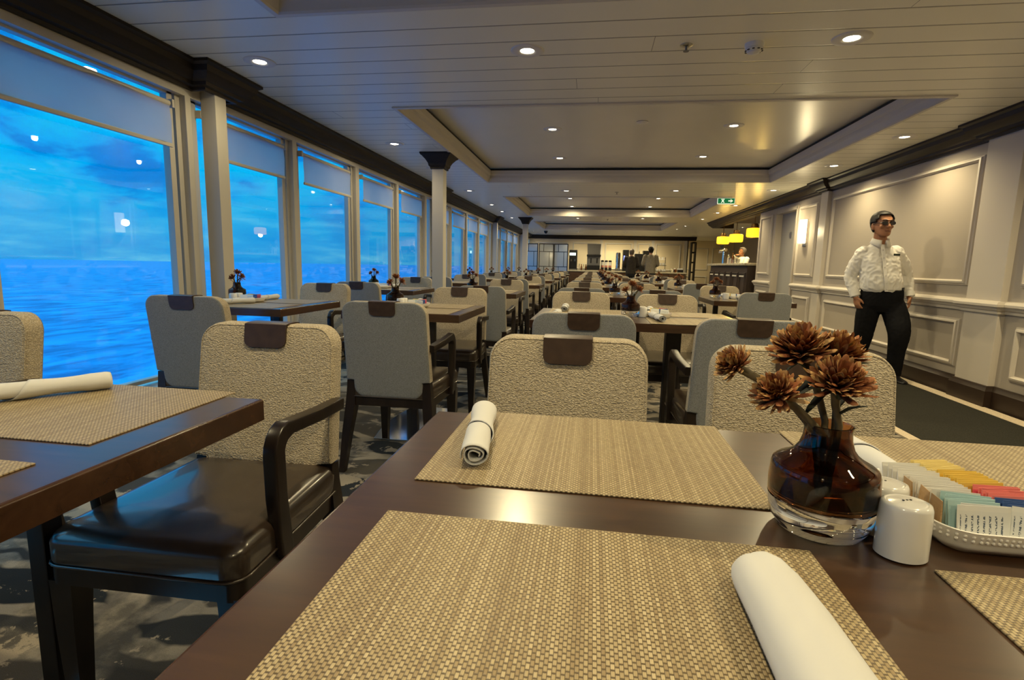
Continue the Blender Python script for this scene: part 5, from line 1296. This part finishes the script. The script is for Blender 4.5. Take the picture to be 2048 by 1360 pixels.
# ------------------------------------------------------------------ buffet along the far wall
CT = 0.87
bc = thing('buffet_counter', 'long brown buffet counter with pale worktop along the far wall', 'counter', (1.25, 20.75, 0))
M_cwood = wood('counter_wood', (0.055, 0.026, 0.014), (0.10, 0.05, 0.027), 0.4, (1, 6, 6)); M_ctop = pm('pale_stone_top', (0.52, 0.47, 0.36), 0.25, noise_=(20, 0.12))
g = G(); g.box((0, 0, 0.44), (4.3, 0.76, 0.76)); g.obj('body', M_cwood, bc)
g = G(); g.box((0, 0, 0.03), (4.2, 0.66, 0.06)); g.obj('plinth', M_base, bc)
g = G(); g.box((0, -0.005, CT-0.025), (4.36, 0.82, 0.05), 0.006); g.obj('worktop', M_ctop, bc)
for k in range(7):
    g = G(); g.box((-1.84+k*0.614, -0.386, 0.45), (0.58, 0.018, 0.68), 0.006); d = g.obj('door', M_cwood, bc)
    g = G(); g.tube([(-1.84+k*0.614+0.22, -0.40, 0.55), (-1.84+k*0.614+0.22, -0.42, 0.56), (-1.84+k*0.614+0.22, -0.42, 0.68), (-1.84+k*0.614+0.22, -0.40, 0.69)], 0.006, 6); g.obj('handle', M_chrome, d)
Yk = 20.72
M_lit = emit('lit_display', (0.75, 1.0, 0.80), 2.2); M_bluelit = emit('blue_display', (0.25, 0.3, 1.0), 2.5); M_pink = pm('pink_cereal', (0.55, 0.22, 0.18), 0.7, noise_=(60, 0.3))
t = thing('juice_dispenser', 'black drinks dispenser with lit green-white panel beside the screen', 'dispenser', (-0.76, Yk, CT))
g = G(); g.box((0, 0, 0.38), (0.30, 0.42, 0.76), 0.012); g.obj('cabinet', M_dark, t)
g = G(); g.box((-0.02, -0.213, 0.60), (0.23, 0.008, 0.10), 0.003); g.obj('lit_panel', M_lit, t)
g = G(); g.box((0, -0.24, 0.02), (0.26, 0.08, 0.04), 0.004); g.obj('drip_tray', M_grey, t)
g = G()
for s in (-0.07, 0.07): g.tube([(s, -0.21, 0.40), (s, -0.25, 0.39), (s, -0.25, 0.33)], 0.014, 8)
g.obj('spout', M_chrome, t)
for k in range(4):
    b = thing('carafe', 'small glass carafe on the buffet, %s from the left' % ORD[k], 'carafe', (-0.52+0.085*k, Yk-0.1, CT), 0, 'glass carafes on the buffet')
    g = G(); g.lathe([(0.0, 0.0), (0.034, 0.0), (0.036, 0.02), (0.034, 0.11), (0.018, 0.17), (0.016, 0.215), (0.020, 0.225), (0.0, 0.226)], n=18); g.obj('glass_body', M_amber if k % 2 else M_clear, b)
    g = G(); g.lathe([(0.0, 0.224), (0.019, 0.224), (0.019, 0.245), (0.0, 0.246)], n=12); g.obj('stopper', M_white, b)
t = thing('coffee_machine', 'tall grey coffee machine with two dark outlets on the buffet', 'coffee machine', (0.02, Yk, CT))
g = G(); g.box((0, 0, 0.10), (0.50, 0.46, 0.18), 0.01); g.obj('base_unit', M_dark, t)
g = G(); g.box((0, 0.04, 0.36), (0.50, 0.38, 0.34), 0.008); f_ = g.obj('front_panel', M_grey, t)
g = G()
for s in (-0.10, 0.13): g.box((s, -0.152, 0.37), (0.05, 0.012, 0.19), 0.003)
g.obj('outlet', M_dark, f_)
g = G(); g.box((0, 0.0, 0.56), (0.53, 0.46, 0.075), 0.006); g.obj('top_band', M_dark, t)
g = G(); g.loft([[(-0.24, -0.17, 0.60), (0.24, -0.17, 0.60), (0.24, 0.2, 0.60), (-0.24, 0.2, 0.60)], [(-0.26, -0.19, 1.0), (0.26, -0.19, 1.0), (0.26, 0.2, 1.0), (-0.26, 0.2, 1.0)]]); g.obj('hopper', pm('dull_grey_hopper', (0.12, 0.115, 0.11), 0.5), t)
for k in range(3):
    b = thing('cereal_dispenser', 'white cereal dispenser with black lid, %s from the left' % ORD[k], 'dispenser', (0.36+0.145*k, Yk, CT), 0, 'cereal dispensers on the buffet')
    g = G(); g.box((0, 0, 0.06), (0.12, 0.16, 0.12), 0.006); g.obj('stand', M_dark, b)
    g = G(); g.lathe([(0.0, 0.115), (0.050, 0.115), (0.056, 0.13), (0.056, 0.20)], n=18); g.obj('contents', M_pink, b)
    g = G(); g.lathe([(0.056, 0.198), (0.056, 0.33), (0.0, 0.335)], n=18); g.obj('canister', M_white, b)
    g = G(); g.lathe([(0.058, 0.33), (0.058, 0.385), (0.02, 0.40), (0.0, 0.40)], n=18); g.obj('lid', M_dark, b)
t = thing('tall_dispenser', 'tall polished steel hot water dispenser on the buffet', 'dispenser', (0.94, Yk, CT))
g = G(); g.box((0, 0, 0.05), (0.19, 0.26, 0.10), 0.008); g.obj('foot', M_grey, t)
g = G(); g.lathe([(0.0, 0.08), (0.085, 0.08), (0.085, 0.66), (0.06, 0.70), (0.0, 0.705)], n=24); g.obj('cylinder', M_steel, t)
g = G(); g.tube([(0, -0.08, 0.22), (0, -0.13, 0.22), (0, -0.13, 0.17)], 0.014, 8); g.obj('tap', M_chrome, t)
t = thing('drinks_machine', 'slim black drinks machine with blue lit edge behind the guests', 'drinks machine', (1.22, Yk+0.02, CT))
g = G(); g.box((0, 0, 0.40), (0.22, 0.44, 0.80), 0.01); g.obj('cabinet', M_dark, t)
g = G(); g.box((-0.06, -0.223, 0.44), (0.05, 0.01, 0.28), 0.003); g.obj('blue_light', M_bluelit, t)
t = thing('espresso_machine', 'wide black machine between the two guests on the buffet', 'coffee machine', (1.70, Yk, CT))
g = G(); g.box((0, 0, 0.33), (0.30, 0.42, 0.66), 0.012); g.obj('cabinet', M_dark, t)
g = G(); g.tube([(0.02, 0, 0.66), (0.02, 0, 0.75)], 0.012, 8); g.obj('finial', M_dark, t)
t = thing('black_urn', 'black beverage unit behind the guest in the grey jacket', 'dispenser', (2.02, Yk, CT))
g = G(); g.box((0, 0, 0.39), (0.34, 0.36, 0.78), 0.012); g.obj('cabinet', M_dark, t)
g = G(); g.box((0, -0.185, 0.55), (0.2, 0.012, 0.14), 0.003); g.obj('screen', M_grey, t)
t = thing('tiered_stand', 'white tiered stand with cups at the right of the guests', 'stand', (2.53, Yk-0.12, CT))
g = G(); g.tube([(0.16, 0.05, 0), (0.16, 0.05, 0.55)], 0.010, 8); g.tube([(-0.16, 0.05, 0), (-0.16, 0.05, 0.55)], 0.010, 8); g.obj('post', M_dark, t)
for z_, w_ in ((0.012, 0.40), (0.24, 0.38), (0.46, 0.26)):
    g = G(); g.box((0, 0, z_), (w_, 0.24, 0.018), 0.004); g.obj('tier', M_dark if z_ < 0.3 else M_white, t)
n_ = 0
for z_, xs_ in ((0.021, (-0.13, -0.03, 0.07, 0.15)), (0.249, (-0.12, -0.02, 0.09)), (0.469, (-0.07, 0.05))):
    for q in xs_:
        b = thing('white_cup', '%s white cup from the lowest shelf up on the tiered stand' % ORD[n_], 'cup', (2.53+q, Yk-0.14, CT+z_), 0, 'cups on the tiered stand'); n_ += 1
        g = G(); g.lathe([(0.0, 0.0), (0.022, 0.0), (0.034, 0.03), (0.042, 0.085), (0.039, 0.085), (0.030, 0.03), (0.0, 0.008)], n=18, cap=False); g.obj('bowl', M_cer, b)
        g = G(); g.tube([(0.036, 0, 0.065), (0.06, 0, 0.06), (0.058, 0, 0.03), (0.034, 0, 0.028)], 0.005, 6); g.obj('handle', M_cer, b)
for k, (q, m_) in enumerate(((2.93, M_clear), (3.06, M_amber))):
    b = thing('glass_teapot', 'round glass teapot at the right end of the buffet, %s' % ('left one' if k == 0 else 'right one'), 'teapot', (q, Yk-0.1, CT), 0, 'glass teapots on the buffet')
    g = G(); g.lathe([(0.0, 0.0), (0.045, 0.0), (0.068, 0.04), (0.066, 0.085), (0.035, 0.125), (0.0, 0.13)], n=20); g.obj('pot', m_, b)
    g = G(); g.lathe([(0.0, 0.128), (0.03, 0.128), (0.012, 0.15), (0.0, 0.16)], n=12); g.obj('lid', M_chrome, b)
    g = G(); g.tube([(0.066, 0, 0.10), (0.11, 0, 0.09), (0.105, 0, 0.04), (0.066, 0, 0.03)], 0.007, 6); g.obj('handle', M_dark, b)
t = thing('tea_box', 'black tea box with white lid at the right end of the buffet', 'box', (3.24, Yk-0.12, CT))
g = G(); g.box((0, 0, 0.05), (0.20, 0.2, 0.10), 0.004); g.obj('box_body', M_dark, t)
g = G(); g.box((0, 0.02, 0.125), (0.17, 0.12, 0.05), 0.004); g.obj('box_lid', M_white, t)

# ---- folding screens left of the buffet
M_shoji = pm('satin_glass_panel', (0.36, 0.39, 0.41), 0.12, coat=1.0, spec=1.0)
for k, (cx_, cy_, a) in enumerate(((-2.37, 20.35, -16), (-1.78, 20.30, 13), (-1.22, 20.32, -17))):
    t = thing('screen_panel', '%s panel of the dark gridded folding screen before the far wall' % ('left', 'middle', 'right')[k], 'folding screen', (cx_, cy_, 0), math.radians(a), 'folding screen panels')
    w, h = 0.57, 1.84
    g = G(); g.box((0, 0, 0.05+h/2-0.03), (w-0.03, 0.012, h-0.08)); g.obj('panel', M_shoji, t)
    g = G()
    for s in (-1, 1): g.box((s*(w/2-0.014), 0, h/2), (0.028, 0.03, h), 0.003)
    for z_ in (0.05, h-0.014): g.box((0, 0, z_), (w-0.05, 0.03, 0.028), 0.003)
    g.obj('frame', M_post, t)
    g = G()
    for z_ in (0.55, 0.98, 1.54): g.box((0, 0, z_), (w-0.05, 0.024, 0.018))
    for z0, z1, xx_ in ((1.54, h, -0.10), (0.98, 1.54, 0.12), (0.55, 0.98, -0.08), (0.06, 0.55, 0.1)): g.box((xx_, 0, (z0+z1)/2), (0.016, 0.022, z1-z0))
    g.obj('lattice', M_post, t)

# ---- dark open rack at the right end of the far wall
t = thing('open_rack', 'tall narrow dark open rack at the right end of the far wall', 'rack', (XO+0.12, 21.6, 0))
g = G()
for s in (-1, 1): g.box((s*0.075, 0, 1.02), (0.04, 0.3, 2.04), 0.004)
g.obj('upright', M_post, t)
for k in range(6):
    g = G(); g.box((0, 0, 0.12+0.38*k), (0.115, 0.28, 0.06), 0.003); g.obj('shelf', M_post, t)

# ---- the bar in its bay beyond the panelled wall
M_bar = wood('bar_front_wood', (0.020, 0.010, 0.007), (0.042, 0.022, 0.014), 0.55, (6, 6, 1)); M_bartop = pm('bar_top_stone', (0.38, 0.35, 0.28), 0.2, noise_=(14, 0.25))
bt = thing('bar_counter', 'dark panelled bar counter with pale stone top in the right-hand bay', 'bar', (3.28, 12.75, 0))
g = G(); g.box((0, 0, 0.56), (0.50, 3.3, 1.10)); g.obj('body', M_bar, bt)
g = G(); g.box((-0.02, 0, 1.14), (0.62, 3.42, 0.05), 0.008); g.obj('bar_top', M_bartop, bt)
for k in range(6):
    yy_ = -1.37 + k*0.55; g = G(); g.sweep([(-0.23+yy_, 0.16), (0.23+yy_, 0.16), (0.23+yy_, 0.98), (-0.23+yy_, 0.98)], [(a, b) for a, b in FR], closed=True, M=Matrix(((0, 0, -1, -0.25), (1, 0, 0, 0), (0, 1, 0, 0), (0, 0, 0, 1)))); p_ = g.obj('front_panel', M_bar, bt, angle=25)
    g = G(); g.box((-0.262, yy_, 0.90), (0.022, 0.40, 0.035), 0.004); g.obj('ledge', M_mould, p_)
g = G(); g.tube([(-0.33, -1.6, 0.20), (-0.33, 1.6, 0.20)], 0.022, 10); 
for k in range(4): g.tube([(-0.33, -1.5+k, 0.20), (-0.24, -1.5+k, 0.20)], 0.012, 8)
g.obj('foot_rail', M_chrome, bt)
bb = thing('back_bar', 'tall dark back bar cabinet behind the bar counter', 'cabinet', (5.2, 12.6, 0))
g = G(); g.box((0, 0, 1.05), (0.5, 2.6, 2.10)); g.obj('carcass', M_bar, bb)
for k in range(3):
    g = G(); g.box((-0.28, -0.85+0.85*k, 1.45), (0.04, 0.78, 1.1), 0.006); g.obj('mirror_door', pm('dark_mirror_%d' % k, (0.05, 0.045, 0.04), 0.12, metal=0.6), bb)
g = G(); g.box(((3.42+6.1)/2, 12.95, ZC-0.012), (6.1-3.42, 3.8, 0.022)); struct(g.obj('ceiling_bar', pm('bronze_ceiling', (0.085, 0.058, 0.034), 0.22, noise_=(3, 0.2))))
# amber pendants
M_pend = pm('lit_amber_glass', (0.85, 0.42, 0.04), 0.2, emis=(1.0, 0.52, 0.015), es=1.5); M_bronze = pm('bronze', (0.16, 0.09, 0.03), 0.35, metal=0.8)
for k, (y_, z_) in enumerate(((14.22, 1.77), (12.97, 1.76), (11.60, 1.80))):
    t = thing('pendant_lamp', 'lit amber glass pendant over the bar, %s from the left' % ORD[k], 'pendant lamp', (3.24, y_, z_), 0, 'amber pendants over the bar')
    g = G(); g.lathe([(0.135, -0.10), (0.150, -0.085), (0.150, 0.055), (0.135, 0.075), (0.06, 0.085), (0.06, 0.081), (0.131, 0.069), (0.143, 0.052), (0.143, -0.083), (0.130, -0.098)], n=28, cap=False); g.obj('shade', M_pend, t)
    g = G(); g.lathe([(0.072, 0.078), (0.075, 0.13), (0.06, 0.17), (0.0, 0.175)], n=20); g.obj('cap', M_bronze, t)
    g = G(); g.tube([(0, 0, 0.17), (0, 0, ZC-z_-0.02)], 0.008, 8); g.lathe([(0.05, ZC-z_-0.022), (0.05, ZC-z_-0.001)], n=16); g.obj('stem', M_bronze, t)
    g = G(); ball(g, (0, 0, -0.03), (0.042, 0.042, 0.05)); g.obj('bulb', emit('amber_bulb_%d' % k, (1.0, 0.80, 0.30), 14.0), t)
    l = bpy.data.lights.new('pendant_light', 'POINT'); l.energy = 14; l.color = (1.0, 0.66, 0.16); l.shadow_soft_size = 0.05; lo = bpy.data.objects.new('pendant_light', l); COL.objects.link(lo); lo.parent = t; lo.location = (0, 0, -0.12)
# things on the bar
t = thing('beer_tap', 'shiny steel beer tap column at the left end of the bar', 'tap', (3.25, 14.05, 1.165))
g = G(); g.tube([(0, 0, 0), (0, 0, 0.34)], 0.035, 14); g.tube([(0, -0.16, 0.34), (0, 0.16, 0.34)], 0.04, 14); g.obj('column', M_steel, t)
for s in (-0.11, 0.0, 0.11):
    g = G(); g.tube([(-0.03, s, 0.33), (-0.09, s, 0.33), (-0.09, s, 0.27)], 0.012, 8); h_ = g.obj('spout', M_chrome, t)
    g = G(); g.tube([(-0.05, s, 0.35), (-0.06, s, 0.46)], [0.010, 0.016], 8); g.obj('handle', M_dark, h_)
for k, (x_, y_, hh, m_) in enumerate(((3.30, 13.75, 0.24, M_clear), (3.36, 13.60, 0.28, M_amber), (3.22, 13.45, 0.22, M_clear))):
    b = thing('bar_bottle', 'glass bottle on the bar top, %s from the tap' % ORD[k], 'bottle', (x_, y_, 1.165), 0, 'bottles on the bar')
    g = G(); g.lathe([(0.0, 0.0), (0.036, 0.0), (0.037, hh*0.6), (0.015, hh*0.76), (0.014, hh), (0.0, hh+0.001)], n=18); g.obj('glass_body', m_, b)
    g = G(); g.lathe([(0.0, hh), (0.016, hh), (0.016, hh+0.03), (0.0, hh+0.031)], n=12); g.obj('cap', M_dark, b)
for k in range(5):
    b = thing('bar_glass', 'small drinking glass on the bar, %s from the right' % ORD[k], 'glass', (3.14+0.06*(k % 2), 12.3+0.16*k, 1.165), 0, 'glasses on the bar')
    g = G(); g.lathe([(0.0, 0.0), (0.026, 0.0), (0.034, 0.095), (0.0325, 0.095), (0.0245, 0.006), (0.0, 0.006)], n=18, cap=False); tag(g.obj('glass_wall', M_clear, b))
